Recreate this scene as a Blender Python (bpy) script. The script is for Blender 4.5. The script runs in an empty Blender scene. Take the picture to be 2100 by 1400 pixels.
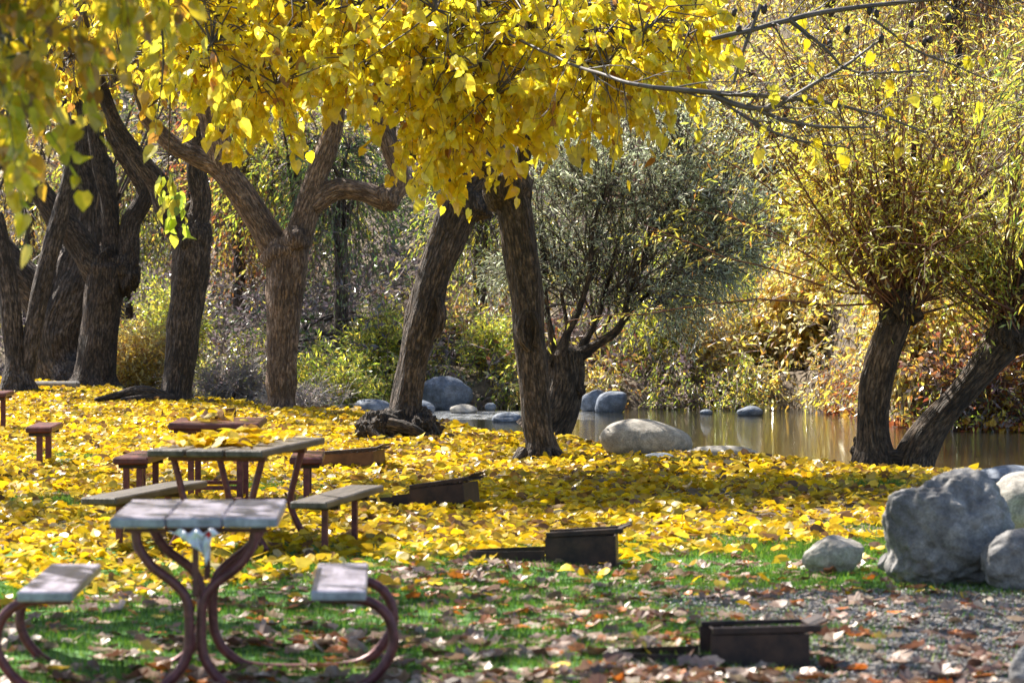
import bpy, math, random
import numpy as np
from mathutils import Vector, noise as mn

random.seed(11)
rng = np.random.default_rng(11)
scene = bpy.context.scene
COL = scene.collection

# ------------------------------------------------------------------ camera, sky, sun, exposure
F, HOR, CAMZ = 7200.0, 580.0, 1.84            # focal length in photo pixels, horizon row, eye height
cd = bpy.data.cameras.new('camera')
cam = bpy.data.objects.new('camera', cd)
COL.objects.link(cam)
cam.location = (0, 0, CAMZ)
cam.rotation_euler = (math.radians(90), 0, 0)
cd.sensor_width = 36
cd.lens = F / 2100 * 36
cd.shift_y = -(700 - HOR) / 2100
cd.clip_start = 0.5
cd.clip_end = 600
cd.dof.use_dof = True
cd.dof.focus_distance = 41
cd.dof.aperture_fstop = 4.8
scene.camera = cam

SUN_EL, SUN_AZ = math.radians(48), math.radians(-42)      # azimuth from +Y, clockwise
world = bpy.data.worlds.new('World')
scene.world = world
world.use_nodes = True
wt = world.node_tree
bg = wt.nodes['Background']
sky = wt.nodes.new('ShaderNodeTexSky')
sky.sky_type = 'NISHITA'
sky.sun_disc = False
sky.sun_elevation = SUN_EL
sky.sun_rotation = SUN_AZ % (2 * math.pi)
wt.links.new(sky.outputs[0], bg.inputs[0])
bg.inputs[1].default_value = 0.08
sl = bpy.data.lights.new('sun', 'SUN')
sl.energy = 5.0
sl.angle = math.radians(0.5)
sl.color = (1.0, 0.93, 0.82)
sun = bpy.data.objects.new('sun', sl)
COL.objects.link(sun)
SD = Vector((math.sin(SUN_AZ) * math.cos(SUN_EL), math.cos(SUN_AZ) * math.cos(SUN_EL), math.sin(SUN_EL)))
sun.rotation_euler = SD.to_track_quat('Z', 'Y').to_euler()
sun.location = (0, 0, 30)
scene.view_settings.view_transform = 'Standard'
scene.view_settings.look = 'None'
scene.view_settings.exposure = 1.55
scene.view_settings.gamma = 1
scene.render.engine = 'CYCLES'
scene.cycles.max_bounces = 10
scene.cycles.diffuse_bounces = 8
scene.cycles.glossy_bounces = 3
scene.cycles.transmission_bounces = 4
scene.cycles.caustics_reflective = False
scene.cycles.caustics_refractive = False
scene.cycles.sample_clamp_indirect = 8


def P(px, py, Y):
    return (((px - 1050) / F) * Y, Y, CAMZ - (py - HOR) / F * Y)


def S(px, Y):                                  # photo pixels -> metres at distance Y
    return px / F * Y


def GY(py, z=0.0):
    return (CAMZ - z) * F / (py - HOR)


# ------------------------------------------------------------------ mesh collector
class Geo:
    def __init__(s):
        s.v, s.l, s.t, s.m, s.c, s.k, s.n = [], [], [], [], [], [], 0
        s.smooth = []

    def inst(s, V, faces, col, mat=0, smooth=False):
        """V (N,k,3); faces template; col (N,3)"""
        N, k = V.shape[:2]
        if N == 0:
            return
        fl = np.concatenate([np.array(f) for f in faces])
        tt = np.array([len(f) for f in faces])
        s.v.append(V.reshape(-1, 3))
        s.l.append(((np.arange(N) * k)[:, None] + fl[None]).ravel() + s.n)
        s.t.append(np.tile(tt, N))
        s.m.append(np.full(N * len(tt), mat))
        s.smooth.append(np.full(N * len(tt), smooth))
        s.c.append(np.repeat(col, k, axis=0))
        s.k.append(np.zeros((N * k, 3)))
        s.n += N * k

    def mesh(s, V, faces, col=(.5, .5, .5), tc=None, mat=0, smooth=True):
        V = np.asarray(V, float)
        s.inst(V[None], faces, np.array([col], float), mat, smooth)
        if tc is not None:
            s.k[-1] = np.asarray(tc, float)

    def build(s, name, mats, parent=None):
        me = bpy.data.meshes.new(name)
        v = np.concatenate(s.v).astype(np.float32)
        l = np.concatenate(s.l).astype(np.int32)
        t = np.concatenate(s.t).astype(np.int32)
        me.vertices.add(len(v))
        me.vertices.foreach_set('co', v.ravel())
        me.loops.add(len(l))
        me.loops.foreach_set('vertex_index', l)
        me.polygons.add(len(t))
        st = np.concatenate([[0], np.cumsum(t)[:-1]]).astype(np.int32)
        me.polygons.foreach_set('loop_start', st)
        me.polygons.foreach_set('material_index', np.concatenate(s.m).astype(np.int32))
        me.polygons.foreach_set('use_smooth', np.concatenate(s.smooth))
        a = me.attributes.new('col', 'FLOAT_COLOR', 'POINT')
        c = np.concatenate(s.c)
        a.data.foreach_set('color', np.concatenate([c, np.ones((len(c), 1))], 1).astype(np.float32).ravel())
        k = np.concatenate(s.k)
        if np.any(k):
            a = me.attributes.new('tc', 'FLOAT_VECTOR', 'POINT')
            a.data.foreach_set('vector', k.astype(np.float32).ravel())
        me.update(calc_edges=True)
        for m in (mats if isinstance(mats, (list, tuple)) else [mats]):
            me.materials.append(m)
        o = bpy.data.objects.new(name, me)
        COL.objects.link(o)
        if parent is not None:
            o.parent = parent
            o.matrix_parent_inverse = parent.matrix_basis.inverted()
        return o


def tag(o, label=None, cat=None, group=None, kind=None):
    if label: o['label'] = label
    if cat: o['category'] = cat
    if group: o['group'] = group
    if kind: o['kind'] = kind
    return o


def empty(name, loc, label, cat, group=None):
    o = bpy.data.objects.new(name, None)
    COL.objects.link(o)
    o.location = loc
    o.empty_display_size = 0.2
    return tag(o, label, cat, group)


def unit(v):
    v = np.asarray(v, float)
    return v / (np.linalg.norm(v, axis=-1, keepdims=True) + 1e-9)


# ------------------------------------------------------------------ materials
def nodes(name):
    m = bpy.data.materials.new(name)
    m.use_nodes = True
    return m, m.node_tree.nodes, m.node_tree.links, m.node_tree.nodes['Principled BSDF']


def ramp(N, L, src, stops, interp='LINEAR'):
    r = N.new('ShaderNodeValToRGB')
    r.color_ramp.interpolation = interp
    e = r.color_ramp.elements
    while len(e) < len(stops):
        e.new(0.5)
    for i, (p, c) in enumerate(stops):
        e[i].position = p
        e[i].color = (*c, 1) if len(c) == 3 else c
    L.new(src, r.inputs[0])
    return r


def mix(N, L, fac, a, b, mode='MIX'):
    x = N.new('ShaderNodeMix')
    x.data_type = 'RGBA'
    x.blend_type = mode
    for s, val in ((0, fac), (6, a), (7, b)):
        if hasattr(val, 'is_output') or isinstance(val, bpy.types.NodeSocket):
            L.new(val, x.inputs[s])
        else:
            x.inputs[s].default_value = val if s == 0 else (*val, 1)
    return x.outputs[2]


def noisetex(N, L, scale, detail=4, rough=.6, vec=None, dist=0):
    n = N.new('ShaderNodeTexNoise')
    n.inputs['Scale'].default_value = scale
    n.inputs['Detail'].default_value = detail
    n.inputs['Roughness'].default_value = rough
    n.inputs['Distortion'].default_value = dist
    if vec is not None:
        L.new(vec, n.inputs['Vector'])
    return n


def objco(N):
    return N.new('ShaderNodeTexCoord').outputs['Object']


def leaf_mat(name, trans=0.5, gloss=0.08, rough=0.35, var=25.0):
    m = bpy.data.materials.new(name)
    m.use_nodes = True
    N, L = m.node_tree.nodes, m.node_tree.links
    N.remove(N['Principled BSDF'])
    out = N['Material Output']
    at = N.new('ShaderNodeAttribute')
    at.attribute_name = 'col'
    nz = noisetex(N, L, var, 2, .6, objco(N))
    r = ramp(N, L, nz.outputs[0], [(.3, (.72, .68, .6)), (.62, (1.08, 1.06, 1.0))])
    c = mix(N, L, 1.0, at.outputs['Color'], r.outputs[0], 'MULTIPLY')
    d = N.new('ShaderNodeBsdfDiffuse')
    t = N.new('ShaderNodeBsdfTranslucent')
    g = N.new('ShaderNodeBsdfGlossy')
    g.inputs['Roughness'].default_value = rough
    g.inputs['Color'].default_value = (1, 1, 1, 1)
    L.new(c, d.inputs['Color'])
    L.new(c, t.inputs['Color'])
    m1 = N.new('ShaderNodeMixShader')
    m1.inputs[0].default_value = trans
    L.new(d.outputs[0], m1.inputs[1])
    L.new(t.outputs[0], m1.inputs[2])
    m2 = N.new('ShaderNodeMixShader')
    m2.inputs[0].default_value = gloss
    L.new(m1.outputs[0], m2.inputs[1])
    L.new(g.outputs[0], m2.inputs[2])
    L.new(m2.outputs[0], out.inputs[0])
    return m


def bark_mat(name, dark, mid, light, scale=22, bump=.6, moss=None):
    m, N, L, B = nodes(name)
    at = N.new('ShaderNodeAttribute')
    at.attribute_name = 'tc'
    # plates between furrows: stretched cells, their edges are the cracks
    wn = noisetex(N, L, scale * .35, 4, .7, at.outputs['Vector'])
    add = N.new('ShaderNodeVectorMath')
    add.operation = 'MULTIPLY_ADD'
    L.new(wn.outputs['Color'], add.inputs[0])
    add.inputs[1].default_value = (.11, .11, .11)
    L.new(at.outputs['Vector'], add.inputs[2])
    vo = N.new('ShaderNodeTexVoronoi')
    vo.feature = 'DISTANCE_TO_EDGE'
    vo.inputs['Scale'].default_value = scale
    mp = N.new('ShaderNodeMapping')
    mp.inputs['Scale'].default_value = (1, 1, .5)
    L.new(add.outputs[0], mp.inputs[0])
    L.new(mp.outputs[0], vo.inputs['Vector'])
    cr = ramp(N, L, vo.outputs['Distance'], [(.0, (0, 0, 0)), (.3, (1, 1, 1))])
    n1 = noisetex(N, L, scale * 2.2, 6, .7, at.outputs['Vector'], .1)
    n2 = noisetex(N, L, 2.2, 4, .65, objco(N))
    n3 = noisetex(N, L, 45, 4, .7, objco(N))
    r = ramp(N, L, n1.outputs[0], [(.38, dark), (.5, mid), (.66, light)])
    r2 = ramp(N, L, n2.outputs[0], [(.38, (.55, .5, .46)), (.62, (1.35, 1.25, 1.15))])
    c = mix(N, L, 1.0, r.outputs[0], r2.outputs[0], 'MULTIPLY')
    cw = noisetex(N, L, scale * .8, 3, .6, at.outputs['Vector'])
    cwr = ramp(N, L, cw.outputs[0], [(.42, (0, 0, 0)), (.58, (1, 1, 1))])
    keep = mix(N, L, cwr.outputs[0], cr.outputs[0], (1, 1, 1), 'LIGHTEN')
    c = mix(N, L, keep, tuple(1.1 * q for q in dark), c)
    L.new(c, B.inputs['Base Color'])
    B.inputs['Roughness'].default_value = .85
    b = N.new('ShaderNodeBump')
    b.inputs['Strength'].default_value = bump
    b.inputs['Distance'].default_value = .03
    L.new(cr.outputs[0], b.inputs['Height'])
    b2 = N.new('ShaderNodeBump')
    b2.inputs['Strength'].default_value = .6
    b2.inputs['Distance'].default_value = .02
    L.new(n1.outputs[0], b2.inputs['Height'])
    L.new(b.outputs[0], b2.inputs['Normal'])
    b3 = N.new('ShaderNodeBump')
    b3.inputs['Strength'].default_value = .3
    b3.inputs['Distance'].default_value = .008
    L.new(n3.outputs[0], b3.inputs['Height'])
    L.new(b2.outputs[0], b3.inputs['Normal'])
    L.new(b3.outputs[0], B.inputs['Normal'])
    return m


def stone_mat(name, a, b, c, scale=3.0, bump=.5):
    m, N, L, B = nodes(name)
    co = objco(N)
    n1 = noisetex(N, L, scale, 6, .62, co, .4)
    n2 = noisetex(N, L, scale * 28, 2, .6, co)
    n3 = noisetex(N, L, scale * 5, 5, .7, co, .3)
    r = ramp(N, L, n1.outputs[0], [(.32, a), (.5, b), (.68, c)])
    r2 = ramp(N, L, n2.outputs[0], [(.38, (.78, .78, .78)), (.6, (1.1, 1.1, 1.1))])
    r3 = ramp(N, L, n3.outputs[0], [(.35, (.6, .6, .6)), (.6, (1.1, 1.1, 1.1))])
    x = mix(N, L, 1.0, r.outputs[0], r2.outputs[0], 'MULTIPLY')
    x = mix(N, L, 1.0, x, r3.outputs[0], 'MULTIPLY')
    L.new(x, B.inputs['Base Color'])
    B.inputs['Roughness'].default_value = .75
    bp = N.new('ShaderNodeBump')
    bp.inputs['Strength'].default_value = bump
    bp.inputs['Distance'].default_value = .03
    L.new(n3.outputs[0], bp.inputs['Height'])
    L.new(bp.outputs[0], B.inputs['Normal'])
    return m


def simple_mat(name, a, b, rough=.6, metal=0, scale=20, bump=.2, stretch=(1, 1, 1)):
    m, N, L, B = nodes(name)
    mp = N.new('ShaderNodeMapping')
    mp.inputs['Scale'].default_value = stretch
    L.new(objco(N), mp.inputs[0])
    n = noisetex(N, L, scale, 5, .65, mp.outputs[0], .2)
    r = ramp(N, L, n.outputs[0], [(.38, a), (.62, b)])
    L.new(r.outputs[0], B.inputs['Base Color'])
    B.inputs['Roughness'].default_value = rough
    B.inputs['Metallic'].default_value = metal
    bp = N.new('ShaderNodeBump')
    bp.inputs['Strength'].default_value = bump
    bp.inputs['Distance'].default_value = .01
    L.new(n.outputs[0], bp.inputs['Height'])
    L.new(bp.outputs[0], B.inputs['Normal'])
    return m


M = {}
M['mulberry'] = leaf_mat('mulberry_leaf', .62, .05, .3, 14)
M['willow'] = leaf_mat('willow_leaf', .6, .07, .3, 9)
M['dry'] = leaf_mat('dry_leaf', .25, .06, .45, 18)
M['litter'] = leaf_mat('litter_leaf', .42, .03, .34, 16)
M['grass'] = leaf_mat('grass_blade', .45, .04, .5, 3)
M['twig'] = leaf_mat('twig_bark', .0, .05, .5, 9)
M['bark'] = bark_mat('bark_mulberry', (.018, .014, .012), (.085, .066, .055), (.22, .18, .15), 20, 1.0)
M['bark_pale'] = bark_mat('bark_pale', (.07, .046, .034), (.24, .175, .135), (.42, .34, .28), 20, 1.0)
M['bark_rough'] = bark_mat('bark_cottonwood', (.02, .016, .014), (.09, .075, .068), (.24, .205, .19), 15, 1.0)
M['bark_willow'] = bark_mat('bark_willow', (.02, .014, .01), (.09, .065, .045), (.22, .165, .12), 18, .9)
M['rock_grey'] = stone_mat('granite_grey', (.10, .098, .10), (.215, .207, .205), (.40, .38, .355), 3.2, .6)
M['rock_blue'] = stone_mat('granite_blue', (.09, .11, .15), (.15, .18, .235), (.27, .30, .36), 2.0, .4)
M['rock_tan'] = stone_mat('granite_tan', (.25, .225, .19), (.37, .34, .295), (.46, .43, .385), 2.6, .3)
M['wood_blue'] = simple_mat('painted_plank', (.20, .185, .245), (.40, .375, .47), .30, 0, 14, .35, (1, .12, 1))
M['wood_old'] = simple_mat('weathered_plank', (.035, .028, .025), (.115, .095, .085), .5, 0, 16, .5, (1, .1, 1))
M['wood_red'] = simple_mat('red_plank', (.06, .010, .013), (.13, .026, .028), .38, 0, 12, .3, (1, .12, 1))
M['pipe'] = simple_mat('maroon_pipe', (.085, .022, .028), (.17, .05, .055), .42, .2, 25, .15)
M['steel'] = simple_mat('rusty_steel', (.022, .016, .018), (.06, .036, .03), .5, .5, 9, .25)
M['steel_rust'] = simple_mat('rusted_sheet', (.07, .03, .015), (.16, .075, .035), .6, .3, 7, .25)
M['plastic'] = simple_mat('plastic_sheet', (.62, .58, .66), (.86, .84, .88), .3, 0, 9, .3)
M['red_print'] = simple_mat('red_print', (.55, .02, .02), (.7, .05, .04), .35, 0, 9, .2)
M['concrete'] = simple_mat('concrete', (.16, .15, .14), (.3, .28, .26), .85, 0, 12, .4)

# ------------------------------------------------------------------ palettes
PAL = {
    'yellow': [((.94, .78, .035), 5), ((.95, .84, .08), 3), ((.92, .68, .02), 2.4), ((.66, .64, .06), .6), ((.45, .22, .04), .25)],
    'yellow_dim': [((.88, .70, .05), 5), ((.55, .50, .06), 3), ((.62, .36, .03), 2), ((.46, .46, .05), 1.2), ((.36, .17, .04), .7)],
    'litter': [((.74, .53, .015), 6), ((.80, .62, .05), 1.6), ((.60, .38, .015), 3), ((.50, .40, .06), 1.6), ((.30, .17, .05), .9), ((.6, .5, .3), .5), ((.14, .08, .04), .5)],
    'near_olive': [((.74, .56, .03), 4), ((.60, .48, .03), 3), ((.58, .33, .03), 2), ((.44, .42, .03), 1.6), ((.3, .15, .03), .7)],
    'litter_old_shade': [((.52, .36, .02), 4), ((.38, .29, .04), 3), ((.28, .16, .04), 2), ((.66, .50, .04), 2), ((.20, .11, .05), 1)],  # matted brown leaves; the ochre tones also paint shade into the carpet
    'brown': [((.30, .20, .155), 4), ((.44, .33, .27), 2.2), ((.22, .11, .07), 2.5), ((.13, .065, .045), 1.6), ((.55, .17, .03), 1.3), ((.62, .45, .06), .35)],
    'willow_y': [((.92, .76, .06), 5), ((.76, .76, .09), 3.4), ((.86, .52, .08), 1.8), ((.45, .19, .05), 1.0), ((.42, .52, .10), 1.2), ((.94, .90, .55), 2.2)],
    'willow_lime': [((.90, .84, .10), 4), ((.72, .80, .12), 4), ((.88, .66, .10), 2), ((.55, .26, .06), 1.2), ((.94, .92, .50), 1.6)],
    'willow_g': [((.60, .69, .48), 5), ((.76, .80, .66), 3.4), ((.32, .40, .22), 1.5), ((.45, .48, .14), .8), ((.6, .42, .06), .5)],
    'green_y': [((.50, .64, .07), 3), ((.84, .82, .10), 3.6), ((.20, .30, .05), 2), ((.75, .58, .08), 1.5)],
    'gold': [((.92, .74, .14), 4), ((.82, .52, .09), 2.2), ((.94, .86, .45), 3), ((.4, .2, .06), 1)],
    'orange': [((.50, .20, .06), 2.4), ((.42, .13, .06), 1.4), ((.72, .46, .08), 3), ((.30, .22, .19), 2.5), ((.3, .08, .04), 1), ((.7, .6, .1), 1)],
    'green': [((.09, .17, .04), 4), ((.16, .27, .05), 2), ((.05, .09, .03), 3), ((.3, .36, .08), .8)],
    'purple': [((.22, .165, .19), 4), ((.36, .28, .28), 2.6), ((.30, .23, .19), 1.2), ((.6, .5, .12), .8), ((.14, .18, .10), 1.8)],
    'mixed': [((.86, .74, .14), 3), ((.25, .30, .07), 2), ((.2, .13, .12), 2.6), ((.55, .24, .06), 1.3), ((.12, .15, .06), 1.5)],
    'grass': [((.08, .21, .015), 4), ((.14, .31, .02), 3), ((.28, .40, .04), 1.4), ((.04, .10, .012), 2)],
}


def pal(name, n, jit=.16, k=None):
    cs = np.array([c for c, w in PAL[name]], float)
    w = np.array([w for c, w in PAL[name]], float)
    i = rng.choice(len(cs), n, p=w / w.sum())
    c = cs[i] * rng.uniform(1 - jit, 1 + jit, (n, 1)) * rng.uniform(.95, 1.05, (n, 3))
    return np.clip(c, 0, .95)


# ------------------------------------------------------------------ leaf templates and batches
TM_V = np.array([(0, 0, 0), (0, .36, -.05), (0, .7, -.05), (0, 1.0, -.16),
                 (-.22, -.07, .05), (-.40, .22, .09), (-.30, .58, .04), (.22, -.07, .05), (.40, .22, .09), (.30, .58, .04)], float)
TM_F = [(0, 1, 5, 4), (1, 2, 6, 5), (2, 3, 6), (0, 7, 8, 1), (1, 8, 9, 2), (2, 9, 3)]
TW_V = np.array([(0, 0, 0), (-.5, .42, .12), (0, 1, -.05), (.5, .42, .12)], float)   # x is scaled by the width ratio
TW_F = [(0, 2, 1), (0, 3, 2)]


def lobed(seed):
    r = random.Random(seed)
    v = [(0, .45, 0)]
    spec = [(0, 0, .05), (-.25, .04, .1), (-.46, .16, .16), (-.42, .36, .12), (-.46, .60, .16), (-.28, .70, .06), (0, .95, .12),
            (.28, .70, .06), (.46, .60, .16), (.42, .36, .12), (.46, .16, .16), (.25, .04, .1)]
    for x, y, z in spec:
        v.append((x * r.uniform(.7, 1.05), y + r.uniform(-.05, .05), z * r.uniform(.2, 2.0) + r.uniform(-.06, .1)))
    return np.array(v), [(0, i, i % 12 + 1) for i in range(1, 13)]


LOB = [lobed(i) for i in range(5)]


def leaves(g, pos, ydir, nrm, size, col, tmpl='m', ratio=.25, mat=0):
    y = unit(ydir)
    x = unit(np.cross(y, nrm))
    z = np.cross(x, y)
    if tmpl == 'm':
        T, Fc = TM_V, TM_F
        sx = np.ones(len(pos))
    elif tmpl == 'w':
        T, Fc = TW_V, TW_F
        sx = np.full(len(pos), ratio)
    else:
        T, Fc = LOB[tmpl]
        sx = np.ones(len(pos))
    curl = rng.uniform(-1.2, 3.0, len(pos)) if isinstance(tmpl, str) else rng.uniform(-.7, 1.1, len(pos))
    V = pos[:, None] + size[:, None, None] * (T[None, :, 0, None] * (x * sx[:, None])[:, None] + T[None, :, 1, None] * y[:, None]
                                              + T[None, :, 2, None] * (z * curl[:, None] * (sx[:, None] if tmpl == 'w' else 1))[:, None])
    g.inst(V, Fc, col, mat)


def segs(g, p0, p1, r0, r1, col, mat=0, ns=3):
    d = unit(p1 - p0)
    a = unit(np.cross(d, np.array([.31, .87, .22]) + 0 * d))
    b = np.cross(d, a)
    r0 = np.broadcast_to(r0, (len(p0),))
    r1 = np.broadcast_to(r1, (len(p0),))
    V = []
    for p, r in ((p0, r0), (p1, r1)):
        for k in range(ns):
            t = 2 * math.pi * k / ns
            V.append(p + (a * math.cos(t) + b * math.sin(t)) * r[:, None])
    V = np.stack(V, 1)
    F_ = [(k, (k + 1) % ns, ns + (k + 1) % ns, ns + k) for k in range(ns)]
    col = np.asarray(col, float)
    if col.ndim == 1:
        col = np.tile(col, (len(p0), 1)) * rng.uniform(.75, 1.25, (len(p0), 1))
    g.inst(V, F_, col, mat, True)


def sprays(gl, gt, R, D, Ln, n, droop, size, palette, tmpl='w', ratio=.25, hang=.3, tw=(.004, .0015), twcol=(.1, .07, .05),
           tmat=1, lmat=0, bias=None, fill=1.0, tstart=.12, leafdir=.8, nseg=3):
    """drooping twigs carrying leaves: R roots, D directions, Ln lengths"""
    Mn = len(R)
    if Mn == 0:
        return
    D = unit(D)
    Ln = np.broadcast_to(Ln, (Mn,)).astype(float)
    def at(t):
        return R + D * (Ln * t)[:, None] + np.array([0, 0, -1.]) * (droop * Ln * t * t)[:, None]
    prev = at(0.0)
    for k in range(nseg):
        nx = at((k + 1) / nseg)
        segs(gt, prev, nx, tw[0] + (tw[1] - tw[0]) * k / nseg, tw[0] + (tw[1] - tw[0]) * (k + 1) / nseg, twcol, tmat)
        prev = nx
    t = np.clip(tstart + (1 - tstart) * (np.arange(n)[None] + rng.uniform(-.4, .4, (Mn, n))) / max(n - 1, 1), 0, 1.02)
    pos = R[:, None] + D[:, None] * (Ln[:, None] * t)[..., None] + np.array([0, 0, -1.]) * (droop * Ln[:, None] * t * t)[..., None]
    tan = D[:, None] + np.array([0, 0, -1.]) * (2 * droop * t)[..., None]
    side = unit(rng.normal(size=(Mn, n, 3)))
    yd = unit(tan) * leafdir + side * .75 + np.array([0, 0, -1.]) * hang
    pos = pos.reshape(-1, 3)
    yd = yd.reshape(-1, 3)
    if fill < 1:
        keep = rng.random(len(pos)) < fill
        pos, yd = pos[keep], yd[keep]
    nr = unit(rng.normal(size=pos.shape) + np.array([0, -.3, .3]))
    sz = rng.uniform(.5, 1.25, len(pos)) * size
    c = pal(palette, len(pos)) if isinstance(palette, str) else palette(pos)
    leaves(gl, pos, yd, nr, sz, c, tmpl, ratio, lmat)


# ------------------------------------------------------------------ ground shape
BX = [-60, -12, -8, -7, -5.1, -3.5, -2.3, -.96, .06, .84, 2.1, 3.5, 4.1, 4.6, 6, 12, 60]
BY = [70, 68, 67, 63, 57, 53, 51, 47, 44, 41, 38.4, 36.8, 35.8, 34.6, 33, 31, 30]
FX = [-60, -8, -4, -2.6, 2, 4.6, 5.1, 5.6, 8, 14, 60]
FY = [82, 73, 61, 57.3, 56.4, 56, 54, 48.6, 47.2, 46, 46]
WATER = -.20


def sst(x):
    x = np.clip(x, 0, 1)
    return x * x * (3 - 2 * x)


def gh(X, Y):
    X = np.asarray(X, float)
    Y = np.asarray(Y, float)
    rel = .025 * np.sin(X * .9 + Y * .37) + .02 * np.sin(X * 1.7 - Y * .8 + 1.3) + .012 * np.sin(X * 3.1 + Y * 2.3)
    jag = .25 * np.sin(X * 2.1) + .15 * np.sin(X * 5.3 + 1)
    near = sst((np.interp(X, BX, BY) + jag - Y) / 1.4)
    far = sst((Y - np.interp(X, FX, FY) - jag) / 1.6)
    hill = np.maximum(0, Y - np.interp(X, FX, FY) - 4.0)
    z = -.75 + (.75 + rel) * near + (1.05 + rel * 3) * far + far * (hill * .30 + .0022 * hill ** 2 + .5 * np.sin(X * .35 + 1) * sst(hill / 15))
    return z


def ggz(x, y):
    return float(gh(x, y))


# ------------------------------------------------------------------ ground, river
xs = np.concatenate([np.linspace(-120, -14, 40)[:-1], np.linspace(-14, 14, 169), np.linspace(14, 120, 40)[1:]])
ys = np.concatenate([np.linspace(-60, 10, 15)[:-1], np.linspace(10, 75, 261), np.linspace(75, 190, 60)[1:]])
XX, YY = np.meshgrid(xs, ys)
ZZ = gh(XX, YY)
ZZ = np.minimum(ZZ, 45)
V = np.stack([XX, YY, ZZ], -1).reshape(-1, 3)
nx_, ny_ = len(xs), len(ys)
i0 = (np.arange(ny_ - 1)[:, None] * nx_ + np.arange(nx_ - 1)[None]).ravel()
quads = np.stack([i0, i0 + 1, i0 + 1 + nx_, i0 + nx_], 1)


def ground_mat():
    m, N, L, B = nodes('ground_soil_and_turf')
    co = N.new('ShaderNodeTexCoord').outputs['Object']
    n1 = noisetex(N, L, .55, 5, .6, co)
    n2 = noisetex(N, L, 9, 5, .7, co)
    n3 = noisetex(N, L, 45, 3, .7, co)
    soil = ramp(N, L, n2.outputs[0], [(.3, (.045, .032, .022)), (.5, (.12, .09, .06)), (.7, (.24, .19, .12))])
    turf = ramp(N, L, n3.outputs[0], [(.3, (.02, .07, .01)), (.6, (.07, .19, .025))])
    gr = ramp(N, L, n3.outputs[0], [(.3, (.06, .055, .053)), (.5, (.14, .125, .115)), (.68, (.30, .28, .27))])
    sep = N.new('ShaderNodeSeparateXYZ')
    L.new(co, sep.inputs[0])
    # gravel patch near the right front: x - 0.075*y + noise
    def math_(op, a, b):
        x = N.new('ShaderNodeMath')
        x.operation = op
        for i, v in enumerate((a, b)):
            if isinstance(v, bpy.types.NodeSocket):
                L.new(v, x.inputs[i])
            else:
                x.inputs[i].default_value = v
        return x.outputs[0]
    a = math_('SUBTRACT', sep.outputs[0], .9)
    nn = math_('MULTIPLY', math_('SUBTRACT', n1.outputs[0], .5), 3.0)
    g1 = math_('ADD', a, nn)
    g2 = math_('SUBTRACT', 21.2, sep.outputs[1])
    gg = math_('MINIMUM', g1, g2)
    gf = ramp(N, L, gg, [(.0, (0, 0, 0)), (.6, (1, 1, 1))])
    y1 = math_('SUBTRACT', 24.5, sep.outputs[1])
    tn = math_('ADD', math_('MULTIPLY', y1, .25), n1.outputs[0])
    tf = ramp(N, L, tn, [(.50, (0, 0, 0)), (.62, (1, 1, 1))])
    c = mix(N, L, tf.outputs[0], soil.outputs[0], turf.outputs[0])
    c = mix(N, L, gf.outputs[0], c, gr.outputs[0])
    L.new(c, B.inputs['Base Color'])
    B.inputs['Roughness'].default_value = .95
    bp = N.new('ShaderNodeBump')
    bp.inputs['Strength'].default_value = .7
    bp.inputs['Distance'].default_value = .03
    L.new(n2.outputs[0], bp.inputs['Height'])
    L.new(bp.outputs[0], B.inputs['Normal'])
    return m


g = Geo()
g.inst(V[None], [tuple(q) for q in quads], np.array([[.3, .25, .2]]), 0, True)
tag(g.build('ground', ground_mat()), 'grassy river bank ground under the fallen leaves', kind='structure')


def water_mat():
    m, N, L, B = nodes('river_water')
    co = N.new('ShaderNodeTexCoord').outputs['Object']
    mp = N.new('ShaderNodeMapping')
    mp.inputs['Scale'].default_value = (.5, 1.1, 1)
    L.new(co, mp.inputs[0])
    n1 = noisetex(N, L, 4.5, 5, .6, mp.outputs[0], .3)
    n2 = noisetex(N, L, 16, 3, .6, mp.outputs[0], .3)
    # riffle over the stones at the far left bend
    sep = N.new('ShaderNodeSeparateXYZ')
    L.new(co, sep.inputs[0])
    def math_(op, a, b):
        x = N.new('ShaderNodeMath')
        x.operation = op
        for i, v in enumerate((a, b)):
            if isinstance(v, bpy.types.NodeSocket):
                L.new(v, x.inputs[i])
            else:
                x.inputs[i].default_value = v
        return x.outputs[0]
    ax = math_('ABSOLUTE', math_('ADD', sep.outputs[0], .55), 0)
    ay = math_('ABSOLUTE', math_('SUBTRACT', sep.outputs[1], 54.2), 0)
    rf = math_('SUBTRACT', 1.0, math_('MAXIMUM', math_('DIVIDE', ax, 1.9), math_('DIVIDE', ay, 1.9)))
    rfr = ramp(N, L, rf, [(.0, (0, 0, 0)), (.25, (1, 1, 1))])
    hi = ramp(N, L, n2.outputs[0], [(.49, (0, 0, 0)), (.56, (1, 1, 1))])
    foam = math_('MULTIPLY', rfr.outputs[0], hi.outputs[0])
    c = mix(N, L, foam, (.018, .018, .013), (.85, .88, .92))
    L.new(c, B.inputs['Base Color'])
    B.inputs['Roughness'].default_value = .02
    B.inputs['IOR'].default_value = 2.2
    b1 = N.new('ShaderNodeBump')
    b1.inputs['Strength'].default_value = .16
    b1.inputs['Distance'].default_value = .05
    L.new(n1.outputs[0], b1.inputs['Height'])
    b2 = N.new('ShaderNodeBump')
    b2.inputs['Distance'].default_value = .02
    L.new(math_('ADD', math_('MULTIPLY', rfr.outputs[0], .9), .10), b2.inputs['Strength'])
    L.new(n2.outputs[0], b2.inputs['Height'])
    L.new(b1.outputs[0], b2.inputs['Normal'])
    L.new(b2.outputs[0], B.inputs['Normal'])
    return m


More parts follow.
